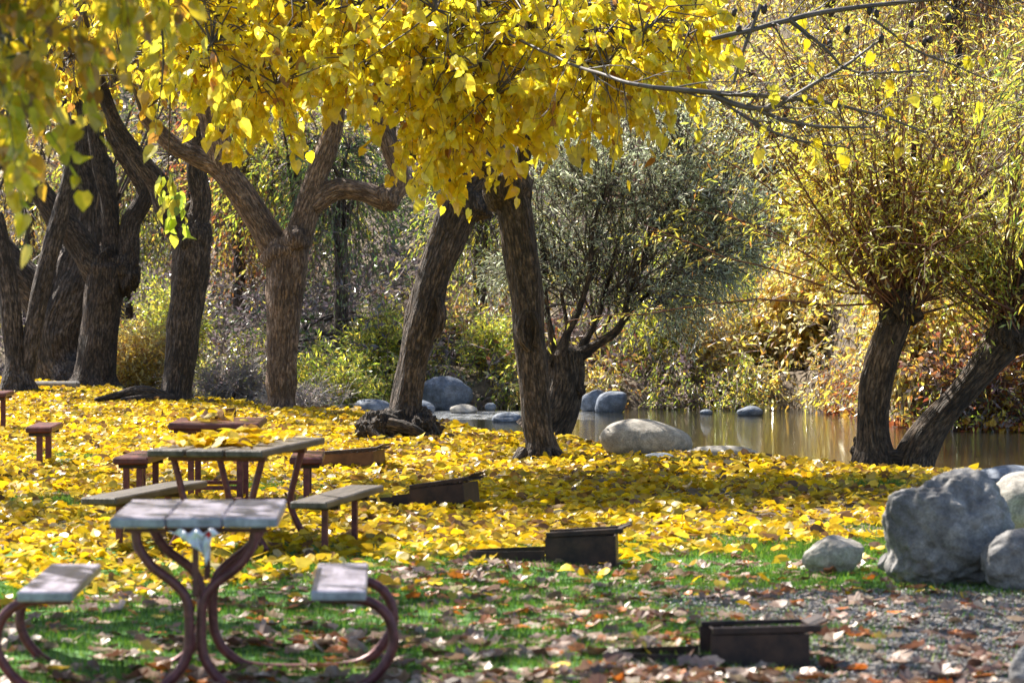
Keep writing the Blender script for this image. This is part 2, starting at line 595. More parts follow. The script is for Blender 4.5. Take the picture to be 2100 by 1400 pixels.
g = Geo()
g.mesh([(-60, 28, WATER), (60, 28, WATER), (60, 84, WATER), (-60, 84, WATER)], [(0, 1, 2, 3)], smooth=False)
tag(g.build('river', water_mat()), 'calm brown river reflecting yellow trees', kind='structure')


# ------------------------------------------------------------------ trunks
def spline(pts, step):
    pts = np.asarray(pts, float)
    if len(pts) == 2:
        pts = np.array([pts[0], pts.mean(0), pts[1]])
    e = np.vstack([2 * pts[0] - pts[1], pts, 2 * pts[-1] - pts[-2]])
    out = []
    for i in range(1, len(e) - 2):
        p0, p1, p2, p3 = e[i - 1:i + 3]
        n = max(2, int(np.linalg.norm(p2[:3] - p1[:3]) / step))
        for k in range(n):
            t = k / n
            out.append(.5 * ((2 * p1) + (-p0 + p2) * t + (2 * p0 - 5 * p1 + 4 * p2 - p3) * t * t + (-p0 + 3 * p1 - 3 * p2 + p3) * t ** 3))
    out.append(e[-2])
    return np.array(out)


def tube(g, pts, N=18, step=.06, amp=.10, kf=9, col=(.5, .5, .5), cap=True, mat=0, seed=0.0, flute=0):
    """pts: (x,y,z,r). Bark-ridged tapering limb."""
    c = spline(pts, step)
    p, r = c[:, :3], np.maximum(c[:, 3], .002)
    T = unit(np.gradient(p, axis=0))
    a = unit(np.cross(T[0], (0, 1, .13)))
    s = np.concatenate([[0], np.cumsum(np.linalg.norm(np.diff(p, axis=0), axis=1))])
    V, K = [], []
    for i in range(len(p)):
        a = unit(a - T[i] * np.dot(a, T[i]))
        b = np.cross(T[i], a)
        for k in range(N):
            t = 2 * math.pi * k / N
            ct, st = math.cos(t), math.sin(t)
            rr = r[i]
            if amp:
                n1 = mn.noise((ct * rr * kf + seed, st * rr * kf, s[i] * kf * .22 + seed))
                n2 = mn.noise((ct * 1.3 + seed, st * 1.3, s[i] * 1.7 + seed * 2))
                rr = r[i] * (1 + amp * n1 * 1.3 + amp * .9 * n2) + (amp * .02 if r[i] > .1 else 0) * n1
                if flute:
                    rr *= 1 + flute * math.cos(5 * t + seed + 1.5 * n2) * max(0, 1 - s[i] / .5)
            V.append(p[i] + a * ct * rr + b * st * rr)
            K.append((ct * r[i] + seed, st * r[i], s[i] * .3 + seed))
    faces = []
    for i in range(len(p) - 1):
        for k in range(N):
            faces.append((i * N + k, i * N + (k + 1) % N, (i + 1) * N + (k + 1) % N, (i + 1) * N + k))
    if cap:
        V.append(p[-1] + T[-1] * r[-1] * .5)
        K.append((seed, 0, s[-1] * .3 + seed))
        e = len(V) - 1
        for k in range(N):
            faces.append(((len(p) - 1) * N + k, (len(p) - 1) * N + (k + 1) % N, e))
    g.mesh(V, faces, col, K, mat)
    return p, r


_ico = {}


def ico(sub):
    if sub not in _ico:
        import bmesh
        bm = bmesh.new()
        bmesh.ops.create_icosphere(bm, subdivisions=sub, radius=1)
        bm.verts.ensure_lookup_table()
        _ico[sub] = (np.array([v.co[:] for v in bm.verts]), [tuple(v.index for v in f.verts) for f in bm.faces])
        bm.free()
    return _ico[sub]


def blob(g, c, r, sub=3, amp=.2, k=2.0, seed=0., flat=(1, 1, 1), col=(.5, .5, .5), mat=0, cuts=0, kseed=0):
    v, f = ico(sub)
    v = v.copy()
    if cuts > 5:
        v = np.sign(v) * np.abs(v) ** .72
        v /= np.linalg.norm(v, axis=1).mean() / 1.0
    rr = random.Random(kseed + int(seed * 10))
    for _ in range(cuts):
        n = unit(np.array([rr.uniform(-1, 1), rr.uniform(-1, 1), rr.uniform(-.3, 1)]))
        d = rr.uniform(.84, .97) if cuts > 5 else rr.uniform(.62, .88)
        h = np.maximum(0, v @ n - d)
        v = v - h[:, None] * n * .88
    out = np.empty_like(v)
    for i, p in enumerate(v):
        q = Vector(p) * k + Vector((seed, seed * .7, -seed))
        n = mn.fractal(q, .9, 2.1, 5)
        if cuts > 5:
            n -= .55 * abs(mn.noise(q * 1.6)) + .22 * abs(mn.noise(q * 4.1)) - .2
        out[i] = p * (1 + amp * n)
    out = out * np.array(flat) * r
    K = out * np.array([1, 1, .3]) + seed
    g.mesh(out + np.array(c), f, col, K, mat)


def px_path(pts, Y, dy=0.0, gz=None):
    """photo-measured path (px, py, width_px[, extra depth]) -> world points with radius"""
    out = []
    for i, q in enumerate(pts):
        yy = Y + dy * i / max(1, len(pts) - 1) + (q[3] if len(q) > 3 else 0)
        x, y, z = P(q[0], q[1], yy)
        out.append((x, y, z, S(q[2], yy) / 2))
    return out


# ------------------------------------------------------------------ crowns of the mulberries
def crown(gl, gb, ends, vol, nh, ns, nleaf=9, size=.135, env=None, palette='yellow', spl=(.25, .5), reject=None, leaffill=.95, depth_bias=None, hubr=.03):
    """ends: (k,3) limb tips. vol = (centre, radii). Hubs join to limb tips, drooping sprays join to hubs."""
    c, rad = np.array(vol[0], float), np.array(vol[1], float)
    def sample(n):
        out = np.zeros((0, 3))
        while len(out) < n:
            q = rng.normal(size=(n * 3, 3))
            q = unit(q) * rng.uniform(.25, 1, (n * 3, 1)) ** .5
            q = c + q * rad
            if env is not None:
                px = 1050 + q[:, 0] / q[:, 1] * F
                py = HOR - (q[:, 2] - CAMZ) / q[:, 1] * F
                q = q[py < env(px)]
            if reject is not None:
                q = q[~reject(q)]
            out = np.vstack([out, q])
        return out[:n]
    ends = np.array(ends, float)
    hubs = sample(nh)
    d = np.linalg.norm(hubs[:, None] - ends[None], axis=2)
    j = d.argmin(1)
    for h, e in zip(hubs, ends[j]):
        mid = (h + e) / 2 + rng.normal(size=3) * .18 + np.array([0, 0, .22])
        q = spline([(*e, hubr * 1.25), (*mid, hubr * .75), (*h, hubr * .4)], .35)
        segs(gb, q[:-1, :3], q[1:, :3], q[:-1, 3], q[1:, 3], (.09, .07, .06), 0, 5)
    R = sample(ns)
    d = np.linalg.norm(R[:, None] - hubs[None], axis=2)
    j = d.argmin(1)
    H = hubs[j]
    mid = (R + H) / 2 + rng.normal(size=R.shape) * .06 + np.array([0, 0, .10])
    segs(gb, H, mid, .010, .007, (.08, .062, .05), 0, 4)
    segs(gb, mid, R, .007, .005, (.08, .062, .05), 0, 4)
    D = unit(R - H) * .5 + rng.normal(size=R.shape) * .45 + np.array([0, 0, -.1])
    sprays(gl, gb, R, D, rng.uniform(spl[0], spl[1], ns), nleaf + 2, .5, size * .86, palette, 'm', hang=.62, tw=(.0045, .002),
           twcol=(.12, .09, .04), tmat=0, fill=leaffill, leafdir=.45)


def envf(pts, up=112):
    xs_, ys_ = zip(*pts)
    def f(px):
        return np.interp(px, xs_, ys_) - up + 20 * np.sin(px * .045) + 12 * np.sin(px * .11 + 1)
    return f


MG = 'yellow mulberry trees of the picnic grove'


def tree(name, label, base_px, Y, limbs, mat, crown_args=None, group=None, cat='tree', crown_mat='mulberry', extra=None, seed=1.0, N=22, amp=.1, kf=9):
    bx, by, bz = P(base_px[0], base_px[1], Y)
    root = empty(name, (bx, Y, ggz(bx, Y)), label, cat, group)
    g = Geo()
    ends = []
    for i, lb in enumerate(limbs):
        pts = px_path(lb, Y)
        if i == 0:
            x, y, z, r = pts[0]
            z = ggz(x, y)
            pts = [(x, y, z - .25, r * 1.35), (x, y, z, r * 1.28)] + [(pts[0][0] * .7 + pts[1][0] * .3, y, z + .2, r * 1.0)] + pts[1:]
        p, r = tube(g, pts, N=N if i == 0 else max(10, N - 8), step=.05, amp=amp, kf=kf, seed=seed + i * 3.7, flute=.24 if i == 0 else 0)
        if i:
            ends.append(p[-1])
    if extra:
        extra(g, Y)
    g.build('trunk', mat, root)
    if crown_args:
        gl, gb = Geo(), Geo()
        for ca in (crown_args if isinstance(crown_args, list) else [crown_args]):
            ca = dict(ca)
            el = ca.pop('ends', None)
            crown(gl, gb, ends if el is None else list(ends) + el, **ca)
        gb.build('branch', M['twig'], root)
        gl.build('crown', M[crown_mat], root)
    return root


# --- right of centre: the sharp grey trunk, canopy over the middle of the picture
Y7 = 36.2
env7 = envf([(-400, 0), (200, 60), (330, 200), (400, 300), (500, 345), (600, 300), (690, 275), (740, 235), (815, 240), (845, 350), (875, 450), (905, 510),
             (945, 545), (975, 430), (1000, 370), (1050, 345), (1100, 310), (1180, 330), (1250, 335), (1310, 265), (1420, 260), (1470, 200), (1520, 90), (1700, 20), (3000, -200)])


def extra7(g, Y):
    blob(g, P(1040, 385, Y), .27, 3, .25, 2.5, 1.7)
    blob(g, P(858, 285, Y - .3), .17, 3, .3, 2.5, 4.7, (1, 1, 1.2))
    # healed scar on the trunk
    tube(g, px_path([(1078, 640, 14, -.165), (1068, 665, 16, -.185), (1070, 700, 16, -.185), (1085, 718, 12, -.18)], Y), 8, .04, .1, 9, seed=3)
    tube(g, px_path([(1092, 640, 12, -.16), (1102, 670, 14, -.175), (1098, 708, 12, -.17)], Y), 8, .04, .1, 9, seed=5)
    for k, (a, b) in enumerate([((1070, 945), (1052, 957)), ((1140, 940), (1165, 955)), ((1120, 945), (1128, 962))]):
        x, y, z = P(*a, Y - .12)
        x2, y2, z2 = P(*b, Y - .3)
        tube(g, [(x, y, .1, .07), (x2, y2, .0, .04), (2 * x2 - x, y2 - .1, -.08, .02)], 10, .05, .15, 9, seed=k)


tree('mulberry_tree', 'sharp upright grey-brown trunk standing in the middle between leaning tree and river', (1112, 948), Y7, [
    [(1112, 945, 62), (1100, 860, 66), (1094, 780, 64), (1085, 700, 66), (1080, 620, 68), (1072, 540, 72), (1058, 450, 76), (1045, 385, 80)],
    [(1042, 395, 60), (1005, 348, 46), (960, 322, 42), (905, 300, 42), (868, 288, 44, -.2), (852, 262, 40, -.3), (872, 205, 34, -.3), (905, 150, 30, -.3), (932, 80, 26, -.3), (950, -60, 20, -.3)],
    [(1048, 400, 56), (1068, 340, 38), (1078, 290, 34), (1082, 220, 30), (1070, 120, 26), (1090, -30, 20)],
    [(1070, 300, 26), (1130, 240, 24, -.2), (1215, 195, 22, -.3), (1300, 170, 19, -.3)],
    [(905, 150, 24, -.3), (845, 95, 20, -.2), (780, 40, 18), (700, -40, 16)],
], M['bark'], [dict(vol=((-1.0, 33.8, 4.4), (3.3, 3.2, 1.5)), nh=60, ns=520, env=env7, nleaf=9, size=.15),
               dict(vol=((.2, 33.0, 3.7), (2.1, 1.6, .85)), nh=30, ns=300, env=env7, nleaf=10, size=.15),
               dict(vol=((-1.9, 33.0, 3.9), (2.1, 1.6, .8)), nh=28, ns=270, env=env7, nleaf=10, size=.15)],
    MG, extra=extra7, seed=2.2, N=30)

# --- leaning tree with the burl at its foot
Y6 = 41.0


def extra6(g, Y):
    blob(g, P(818, 884, Y - .05), .36, 5, .42, 2.2, 3.3, (1.25, .9, .7))
    blob(g, P(772, 882, Y - .22), .19, 4, .5, 2.6, 5.3, (1.1, 1, 1.0))
    blob(g, P(868, 886, Y - .2), .19, 4, .5, 2.6, 7.3, (.9, 1, 1.2))
    for k in range(12):
        blob(g, P(750 + k * 12.5, 884 + 14 * math.sin(k * 1.9), Y - .32 + .06 * math.sin(k * 2)), .085 + .03 * math.sin(k * 1.7), 3, .5, 2.8, k * 1.1, (1.2, 1, .9))
    for k, pth in enumerate([[(760, 880, 26, -.35), (790, 902, 20, -.5), (850, 905, 16, -.6)], [(800, 868, 30, -.4), (845, 880, 22, -.5), (885, 905, 16, -.5)],
                             [(870, 868, 30, -.2), (890, 890, 22, -.3), (896, 918, 14, -.3)], [(750, 878, 24, -.2), (738, 895, 14, -.3)]]):
        tube(g, px_path(pth, Y), 10, .05, .25, 7, seed=k * 2.0)
    blob(g, P(985, 425, Y), .15, 3, .3, 2.5, 8.)
    blob(g, P(950, 415, Y), .27, 3, .2, 2.0, 9.)
    tube(g, px_path([(900, 610, 14, -.17), (906, 650, 20, -.2), (897, 690, 14, -.17)], Y), 8, .04, .15, 9, seed=3)


tree('mulberry_tree', 'grey trunk leaning right with a knotted burl root around its foot', (830, 878), Y6, [
    [(828, 870, 78), (838, 800, 62), (850, 730, 62), (868, 650, 72), (885, 580, 70), (912, 500, 74), (938, 430, 84), (950, 395, 80)],
    [(948, 405, 60), (925, 340, 46), (900, 250, 38), (885, 120, 30), (860, -40, 22)],
    [(958, 400, 50), (1010, 330, 36), (1030, 230, 28), (1090, 60, 22), (1110, -60, 18)],
], M['bark'], dict(vol=((-1.4, 41.5, 6.2), (3.6, 3.0, 2.4)), nh=50, ns=420, env=envf([(0, 200), (700, 220), (900, 300), (1100, 250), (1500, 100)]), nleaf=9, size=.15),
    MG, extra=extra6, seed=5.1, N=30)

# --- pale trunk with the wide fork
Y5 = 49.5


def extra5(g, Y):
    blob(g, P(606, 492, Y - .15), .20, 3, .3, 2.5, 8.8)
    blob(g, P(582, 520, Y), .30, 3, .15, 2.0, 9.9, (1.1, 1, 1))
    blob(g, P(795, 405, Y), .2, 3, .3, 2.5, 6.1)


tree('mulberry_tree', 'pale brown trunk forking wide into two thick limbs behind the red table', (578, 848), Y5, [
    [(577, 845, 54), (577, 780, 60), (580, 700, 64), (584, 620, 72), (588, 550, 84), (590, 505, 88)],
    [(570, 520, 60), (530, 450, 56), (490, 390, 54), (450, 345, 48), (400, 320, 42), (345, 290, 36), (290, 230, 30)],
    [(470, 370, 50), (450, 310, 60), (430, 230, 50), (410, 140, 36), (430, 0, 28)],
    [(610, 500, 62), (628, 430, 52), (650, 360, 46), (672, 300, 44), (690, 220, 36), (680, 60, 28)],
    [(640, 420, 46), (690, 388, 44), (745, 392, 40), (790, 405, 44), (822, 372, 38), (800, 300, 40), (780, 220, 34), (800, 80, 26)],
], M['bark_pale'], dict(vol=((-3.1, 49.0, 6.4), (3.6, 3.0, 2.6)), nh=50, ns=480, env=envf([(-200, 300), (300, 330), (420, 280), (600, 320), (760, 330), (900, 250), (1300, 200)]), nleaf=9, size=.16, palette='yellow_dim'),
    MG, extra=extra5, seed=7.3, N=26)

# --- dark straight trunk
Y4 = 53.0


def extra4(g, Y):
    blob(g, P(395, 490, Y), .30, 3, .3, 2.5, 3.8, (1, 1, 1.3))
    for k, pth in enumerate([[(340, 815, 30, -.3), (290, 803, 24, -.5), (235, 812, 16, -.7), (195, 820, 10, -.8)], [(350, 820, 24, -.3), (300, 815, 18, -.6), (250, 820, 12, -.9)]]):
        tube(g, px_path(pth, Y), 10, .06, .3, 7, seed=k * 2.5)


tree('mulberry_tree', 'dark straight trunk with knotted black neck left of the pale forked tree', (360, 825), Y4, [
    [(360, 826, 62), (368, 760, 64), (376, 680, 66), (384, 600, 72), (392, 530, 80), (392, 470, 78)],
    [(380, 490, 60), (345, 430, 56), (325, 380, 46), (280, 320, 38), (235, 250, 30), (200, 150, 24)],
    [(400, 480, 48), (412, 410, 42), (402, 330, 38), (420, 200, 30), (450, 50, 24)],
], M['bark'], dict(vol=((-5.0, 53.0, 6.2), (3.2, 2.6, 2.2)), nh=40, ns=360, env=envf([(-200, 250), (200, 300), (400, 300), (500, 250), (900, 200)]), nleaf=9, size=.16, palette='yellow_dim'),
    MG, extra=extra4, seed=9.4, N=24)

# --- many-armed trunk
Y3 = 62.0


def extra3(g, Y):
    blob(g, P(258, 562, Y - .1), .24, 4, .5, 2.2, 3.1, (1, 1, 1.3))
    blob(g, P(222, 545, Y + .05), .36, 4, .35, 2.2, 3.9, (1.1, 1, 1.1))


tree('mulberry_tree', 'brown trunk with several crooked arms in front of the deeply furrowed old tree', (200, 785), Y3, [
    [(193, 788, 92), (200, 720, 78), (208, 650, 76), (216, 590, 84), (222, 545, 90)],
    [(205, 560, 66), (165, 500, 56), (120, 445, 54), (75, 385, 48), (35, 345, 44), (0, 310, 36)],
    [(226, 550, 46), (228, 480, 36), (222, 410, 34), (205, 340, 32), (190, 250, 26)],
    [(245, 580, 60), (262, 520, 50), (268, 460, 42), (298, 395, 38), (270, 340, 36), (235, 285, 32), (210, 180, 26)],
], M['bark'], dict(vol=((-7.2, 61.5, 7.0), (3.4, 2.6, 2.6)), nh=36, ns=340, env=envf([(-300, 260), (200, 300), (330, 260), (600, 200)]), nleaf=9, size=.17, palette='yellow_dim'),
    MG, extra=extra3, seed=3.3, N=26)

# --- twin stems at the far left
tree('twin_trunk_tree', 'two slim grey stems joined at the foot, at the far left edge', (40, 800), 58.0, [
    [(38, 804, 66), (32, 740, 44), (26, 680, 42), (18, 600, 44), (5, 520, 44), (-15, 440, 40)],
    [(52, 800, 30), (62, 720, 36), (75, 640, 38), (92, 560, 36), (110, 490, 38), (128, 420, 36), (150, 330, 32), (160, 200, 26)],
], M['bark_rough'], dict(vol=((-8.0, 57.0, 6.3), (2.4, 2.2, 2.0)), nh=14, ns=300, env=envf([(-300, 330), (100, 320), (250, 250), (600, 100)]), nleaf=9, size=.17, palette='yellow_dim'),
    seed=4.3, N=18)

# --- deeply furrowed old cottonwood behind
Y2 = 65.5
tree('cottonwood_tree', 'huge old tree with rope-like furrowed bark behind the left trunks', (150, 782), Y2, [
    [(155, 785, 180), (128, 735, 130), (122, 680, 125), (140, 620, 125), (165, 560, 120), (185, 500, 112), (190, 440, 108), (185, 370, 100), (170, 300, 92), (165, 150, 70)],
    [(125, 690, 90), (85, 620, 78), (45, 570, 72), (10, 525, 64), (-40, 470, 56)],
    [(190, 640, 60), (180, 600, 50), (172, 560, 40)],
], M['bark_rough'], dict(vol=((-8.3, 66, 6.6), (3.6, 2.6, 2.4)), nh=20, ns=620, env=envf([(-300, 250), (300, 280), (600, 100)]), nleaf=8, size=.14, palette='mixed'),
    seed=6.6, N=30, amp=.16, kf=7)

# --- near tree rooted out of the picture at the left; its branches hang in front
Yn = 21.0
root = empty('mulberry_tree', (-5.2, Yn, 0), 'near tree whose blurred olive-yellow branches hang into the top left corner', 'tree', MG)
g = Geo()
tube(g, [(-5.2, Yn, -.2, .3), (-5.2, Yn, .3, .24), (-5.1, Yn, 1.6, .21), (-4.9, Yn, 2.8, .22)], 20, .06, .1, seed=1.9)
ends = []
for k, e in enumerate([(-2.2, 20.0, 5.3), (-.2, 21.5, 5.9), (-1.4, 24.5, 6.0), (-3.4, 16.8, 4.9), (-5.8, 23.0, 6.0), (-3.6, 22.0, 5.6)]):
    m_ = (-5.0 * .45 + e[0] * .55, Yn * .45 + e[1] * .55, 4.4)
    tube(g, [(-4.9, Yn, 2.7, .14), (*m_, .085), (*e, .045)], 12, .08, .1, seed=k * 2.)
    ends.append(e)
g.build('trunk', M['bark'], root)
gl, gb = Geo(), Geo()
envn = envf([(-900, 420), (-100, 330), (0, 320), (60, 300), (130, 200), (230, 110), (330, 40), (420, -30), (3000, -60)])
crown(gl, gb, ends, ((-2.0, 21.5, 5.2), (4.6, 5.0, 1.5)), 60, 560, 9, .15, envn, 'near_olive')
crown(gl, gb, ends, ((-2.15, 16.2, 3.3), (.8, 1.6, .8)), 12, 190, 9, .12, envn, 'near_olive')
# one spray of green leaves hanging low
hp = np.array([P(345, y_, 30.) for y_ in (330, 350, 370, 395)]) + rng.normal(size=(4, 3)) * .06
sprays(gl, gb, hp, np.array([[.1, 0, -1.]] * 4) + rng.normal(size=(4, 3)) * .3, .32, 7, .2, .15, 'green_y', 'm', hang=1.2, tmat=0, leafdir=.3)
segs(gb, np.array([P(345, -40, 28.), P(350, 150, 29.)]), np.array([P(350, 150, 29.), P(345, 350, 30.)]), .01, .006, (.08, .06, .05), 0, 4)
# long hanging shoots
for (x0, y0, x1, y1, x2, y2, yy) in [(320, -40, 336, 120, 322, 240, 25), (345, -30, 425, 75, 462, 160, 26), (10, -40, 25, 120, 20, 260, 17)]:
    q = spline([(*P(x0, y0, yy), .011), (*P(x1, y1, yy), .008), (*P(x2, y2, yy), .004)], .15)
    segs(gb, q[:-1, :3], q[1:, :3], q[:-1, 3], q[1:, 3], (.06, .045, .045), 0, 5)
    R = q[::1, :3]
    sprays(gl, gb, R, rng.normal(size=R.shape) * .6 + np.array([0, 0, -.6]), .28, 5, .3, .13, 'yellow_dim', 'm', hang=1.0, tmat=0, leafdir=.3, tw=(.003, .0015))
gb.build('branch', M['twig'], root)
gl.build('crown', M['mulberry'], root)

# --- unseen tree beyond the left edge, added so its high crown dapples the lawn
root = empty('mulberry_tree', (-8.6, 34.5, 0), 'unseen tree added beyond the left edge so its high crown dapples the lawn by the tables', 'tree', MG)
g = Geo()
tube(g, [(-8.6, 34.5, -.2, .3), (-8.6, 34.5, .3, .24), (-8.4, 34.5, 2.6, .2)], 20, .06, .1, seed=2.9)
ends = []
for k, e in enumerate([(-4.6, 33.0, 5.9), (-5.0, 36.5, 6.2), (-6.4, 30.5, 5.8), (-9.5, 38, 6.0)]):
    tube(g, [(-8.4, 34.5, 2.5, .14), (-8.4 * .5 + e[0] * .5, 34.5 * .5 + e[1] * .5, 4.6, .085), (*e, .045)], 12, .08, .1, seed=k * 2.)
    ends.append(e)
g.build('trunk', M['bark'], root)
gl, gb = Geo(), Geo()
crown(gl, gb, ends, ((-5.6, 33.5, 6.2), (4.8, 4.6, 1.3)), 60, 520, 9, .15, envf([(-3000, -20), (3000, -60)]), 'yellow_dim')
gb.build('branch', M['twig'], root)
gl.build('crown', M['mulberry'], root)

# --- bare grey boughs reaching across the river gap
root = empty('bare_branched_tree', (7.6, 27.0, 0), 'nearly leafless tree whose long grey boughs cross the top right', 'tree')
g = Geo()
tube(g, [(7.6, 27, -.2, .3), (7.6, 27, .3, .24), (7.4, 27, 2.0, .2), (7.2, 27.2, 3.6, .19), (6.6, 27.4, 5.0, .15), (5.0, 27.5, 6.0, .1)], 20, .06, .1, seed=12.)
bb = Geo()


def bough(pts, Y, n_side, sl):
    q = spline([(*P(x, y, Y + d), S(w, Y) / 2) for x, y, w, d in pts], .12)
    q[:, :3] += np.cumsum(rng.normal(size=(len(q), 3)) * .004, axis=0)
    segs(bb, q[:-1, :3], q[1:, :3], q[:-1, 3], q[1:, 3], (.10, .09, .095), 0, 6)
    idx = rng.integers(1, len(q) - 1, n_side)
    T = unit(q[np.minimum(idx + 1, len(q) - 1), :3] - q[idx, :3])
    D = T + rng.normal(size=(n_side, 3)) * np.array([.5, .5, .6])
    Ls = rng.uniform(sl * .4, sl, n_side)
    R = q[idx, :3]
    prev, pd, rr = R, unit(D), q[idx, 3] * .45
    for k in range(6):
        pd = unit(pd + rng.normal(size=pd.shape) * .16)
        nxp = prev + pd * (Ls / 6)[:, None]
        segs(bb, prev, nxp, np.maximum(rr, .003), np.maximum(rr * .8, .0025), (.09, .08, .08), 0, 4)
        # twiglets
        td = unit(pd + rng.normal(size=pd.shape) * .7)
        segs(bb, nxp, nxp + td * (Ls / 6)[:, None] * .8, .003, .002, (.14, .12, .11), 0, 3)
        prev, rr = nxp, rr * .8
    return R, prev


Yb = 29.5
tips = []
for pts, n, sl in [
    ([(1020, 60, 7, 2.5), (1150, 120, 7, 1.5), (1230, 150, 8, .5), (1310, 172, 9, 0), (1440, 184, 12, 0), (1560, 192, 10, 0), (1680, 200, 8, 0), (1790, 225, 6, 0), (1900, 265, 4, 0)], 30, .9),
    ([(1460, 195, 14, 0), (1530, 218, 12, 0), (1590, 215, 10, 0), (1650, 180, 8, 0), (1720, 140, 7, 0), (1800, 80, 4, 0)], 18, .6),
    ([(1460, 80, 9, 0), (1550, 60, 11, 0), (1650, 35, 12, 0), (1760, 15, 10, 0), (1900, 0, 10, 0), (2050, -20, 12, 0), (2250, -60, 22, -.6)], 24, .8),
    ([(1530, 215, 9, 0), (1600, 245, 8, 0), (1690, 262, 6, 0), (1790, 262, 4, 0)], 16, .6),
    ([(1480, 210, 7, 0), (1560, 262, 6, 0), (1640, 290, 5, 0), (1740, 300, 3, 0)], 15, .6),
    ([(1620, 40, 8, 0), (1700, 110, 7, 0), (1750, 150, 5, 0), (1900, 150, 4, 0)], 15, .6),
    ([(1560, 10, 8, 0), (1540, 60, 8, 0), (1520, 120, 7, 0), (1505, 175, 6, 0)], 5, .4),
    ([(1790, 40, 6, 0), (1870, 100, 5, 0), (1960, 135, 4, 0), (2050, 170, 3, 0)], 6, .4)]:
    R, tp = bough(pts, Yb, n, sl)
    tips.append(tp)
tips = np.vstack(tips)
bb.build('branch', M['twig'], root)
g.build('trunk', M['bark'], root)
gl, gt = Geo(), Geo()
sel = tips[rng.random(len(tips)) < .45]
sprays(gl, gl, sel, rng.normal(size=sel.shape) * .4 + np.array([0, 0, -.4]), .16, 3, .4, .11, 'yellow', 'm', hang=1.0, fill=.6, leafdir=.3)
# dark seed clusters
for _ in range(16):
    q = tips[rng.integers(len(tips))]
    c = P(rng.uniform(1450, 1620) if rng.random() < .4 else rng.uniform(1700, 1960), rng.uniform(10, 90), Yb)
    blob(gl, c, .03, 1, .4, 3, rng.uniform(0, 9), (.9, .9, 1.5), (.03, .02, .02), 1)
    segs(gl, np.array([c]), np.array([(c[0], c[1], c[2] + .09)]), .003, .003, (.05, .04, .04), 1)
# the part of its crown over the lawn, above the picture, shading the front
Rr = np.stack([rng.uniform(-1, 6.0, 260), rng.uniform(19, 27, 260), rng.uniform(5.6, 7.4, 260)], 1)
hub = np.array([5.0, 27.5, 6.0])
sprays(gl, gl, Rr, rng.normal(size=Rr.shape) + np.array([0, 0, -.2]), .8, 9, .3, .17, 'brown', 0, hang=.6, fill=.8, tw=(.01, .004), leafdir=.4)
for k in range(14):
    e = Rr[k * 18]
    q = spline([(*hub, .07), (*(hub * .5 + e * .5 + np.array([0, 0, .3])), .045), (*e, .02)], .4)
    segs(gl, q[:-1, :3], q[1:, :3], q[:-1, 3], q[1:, 3], (.12, .11, .1), 1, 6)
gl.build('crown', [M['litter'], M['twig']], root)

# ------------------------------------------------------------------ pollard willows
def whips(gl, gt, head, n, spread, length, palette, leafsize, ratio, sub=14, nleaf=9, up=1.0, ydep=1.0, hang=.25, r0=.03, twc=(.12, .07, .05), subl=(.3, .7), fill=.9, rej=None, bias=(0, 0, 0), droop=.12, ustart=.12):
    """shoots fanning out of a pollard head, carrying leafy side twigs"""
    az = rng.uniform(0, 2 * math.pi, n)
    tl = np.minimum(np.abs(rng.normal(0, spread, n)), 1.3)
    D = np.stack([np.sin(tl) * np.cos(az), np.sin(tl) * np.sin(az) * ydep, np.cos(tl) * up], 1) + np.array(bias)
    D = unit(D)
    Ln = rng.uniform(.65, 1.05, n) * length
    R = np.asarray(head, float) + rng.normal(size=(n, 3)) * .09
    ns = 9
    path = [R]
    d = unit(D + rng.normal(size=D.shape) * .2)
    for k in range(ns):
        d = unit(d * .8 + D * .2 + rng.normal(size=d.shape) * .14 + np.array([0, 0, -droop * k / ns]) * .5)
        path.append(path[-1] + d * (Ln / ns)[:, None])
    for k in range(ns):
        segs(gt, path[k], path[k + 1], r0 * (1 - k / ns) + .004, r0 * (1 - (k + 1) / ns) + .004, twc, 0, 5)
    path = np.stack(path, 1)
    u = rng.uniform(ustart, 1, (n, sub)) ** .8 * ns
    i = np.minimum(u.astype(int), ns - 1)
    f = (u - i)[..., None]
    ar = np.arange(n)[:, None]
    Rs = (path[ar, i] * (1 - f) + path[ar, i + 1] * f).reshape(-1, 3)
    Ds = (unit(path[ar, i + 1] - path[ar, i]) * .7).reshape(-1, 3) + rng.normal(size=(n * sub, 3)) * .55
    Lss = rng.uniform(subl[0], subl[1], n * sub)
    if rej is not None:
        k = ~rej(Rs)
        Rs, Ds, Lss = Rs[k], Ds[k], Lss[k]
    sprays(gl, gt, Rs, Ds, Lss, nleaf, .35, leafsize, palette, 'w', ratio, hang, tw=(.0045, .002), twcol=twc, tmat=0, fill=fill)


def willow_trunk_extra(pts, seed):
    def f(g, Y):
        for k, (x, y, r, d) in enumerate(pts):
            blob(g, P(x, y, Y + d), r, 3, .4, 3, seed + k, (1, 1, .9))
    return f


Y9 = 36.6
root = empty('pollard_willow', (*P(1830, 945, Y9)[:2], 0), 'yellow-leaved willow with two thick dark stems in a V by the water', 'tree')
g = Geo()
tube(g, px_path([(1795, 975, 120), (1793, 945, 96), (1790, 905, 72), (1790, 850, 64), (1796, 790, 66), (1808, 730, 70), (1826, 680, 68), (1842, 640, 66), (1850, 615, 60)], Y9), 26, .05, .14, 8, seed=1.1)
tube(g, px_path([(1868, 965, 100), (1878, 930, 84), (1905, 885, 68), (1945, 835, 64), (1985, 790, 62), (2022, 745, 66), (2052, 710, 74), (2070, 690, 76)], Y9), 26, .05, .14, 8, seed=2.1)
tube(g, px_path([(1800, 950, 70), (1840, 955, 74), (1880, 948, 70)], Y9), 18, .05, .2, 8, seed=3.1)
tube(g, px_path([(2075, 690, 40), (2088, 650, 32), (2094, 600, 26), (2100, 520, 20)], Y9), 14, .05, .14, 8, seed=4.1)
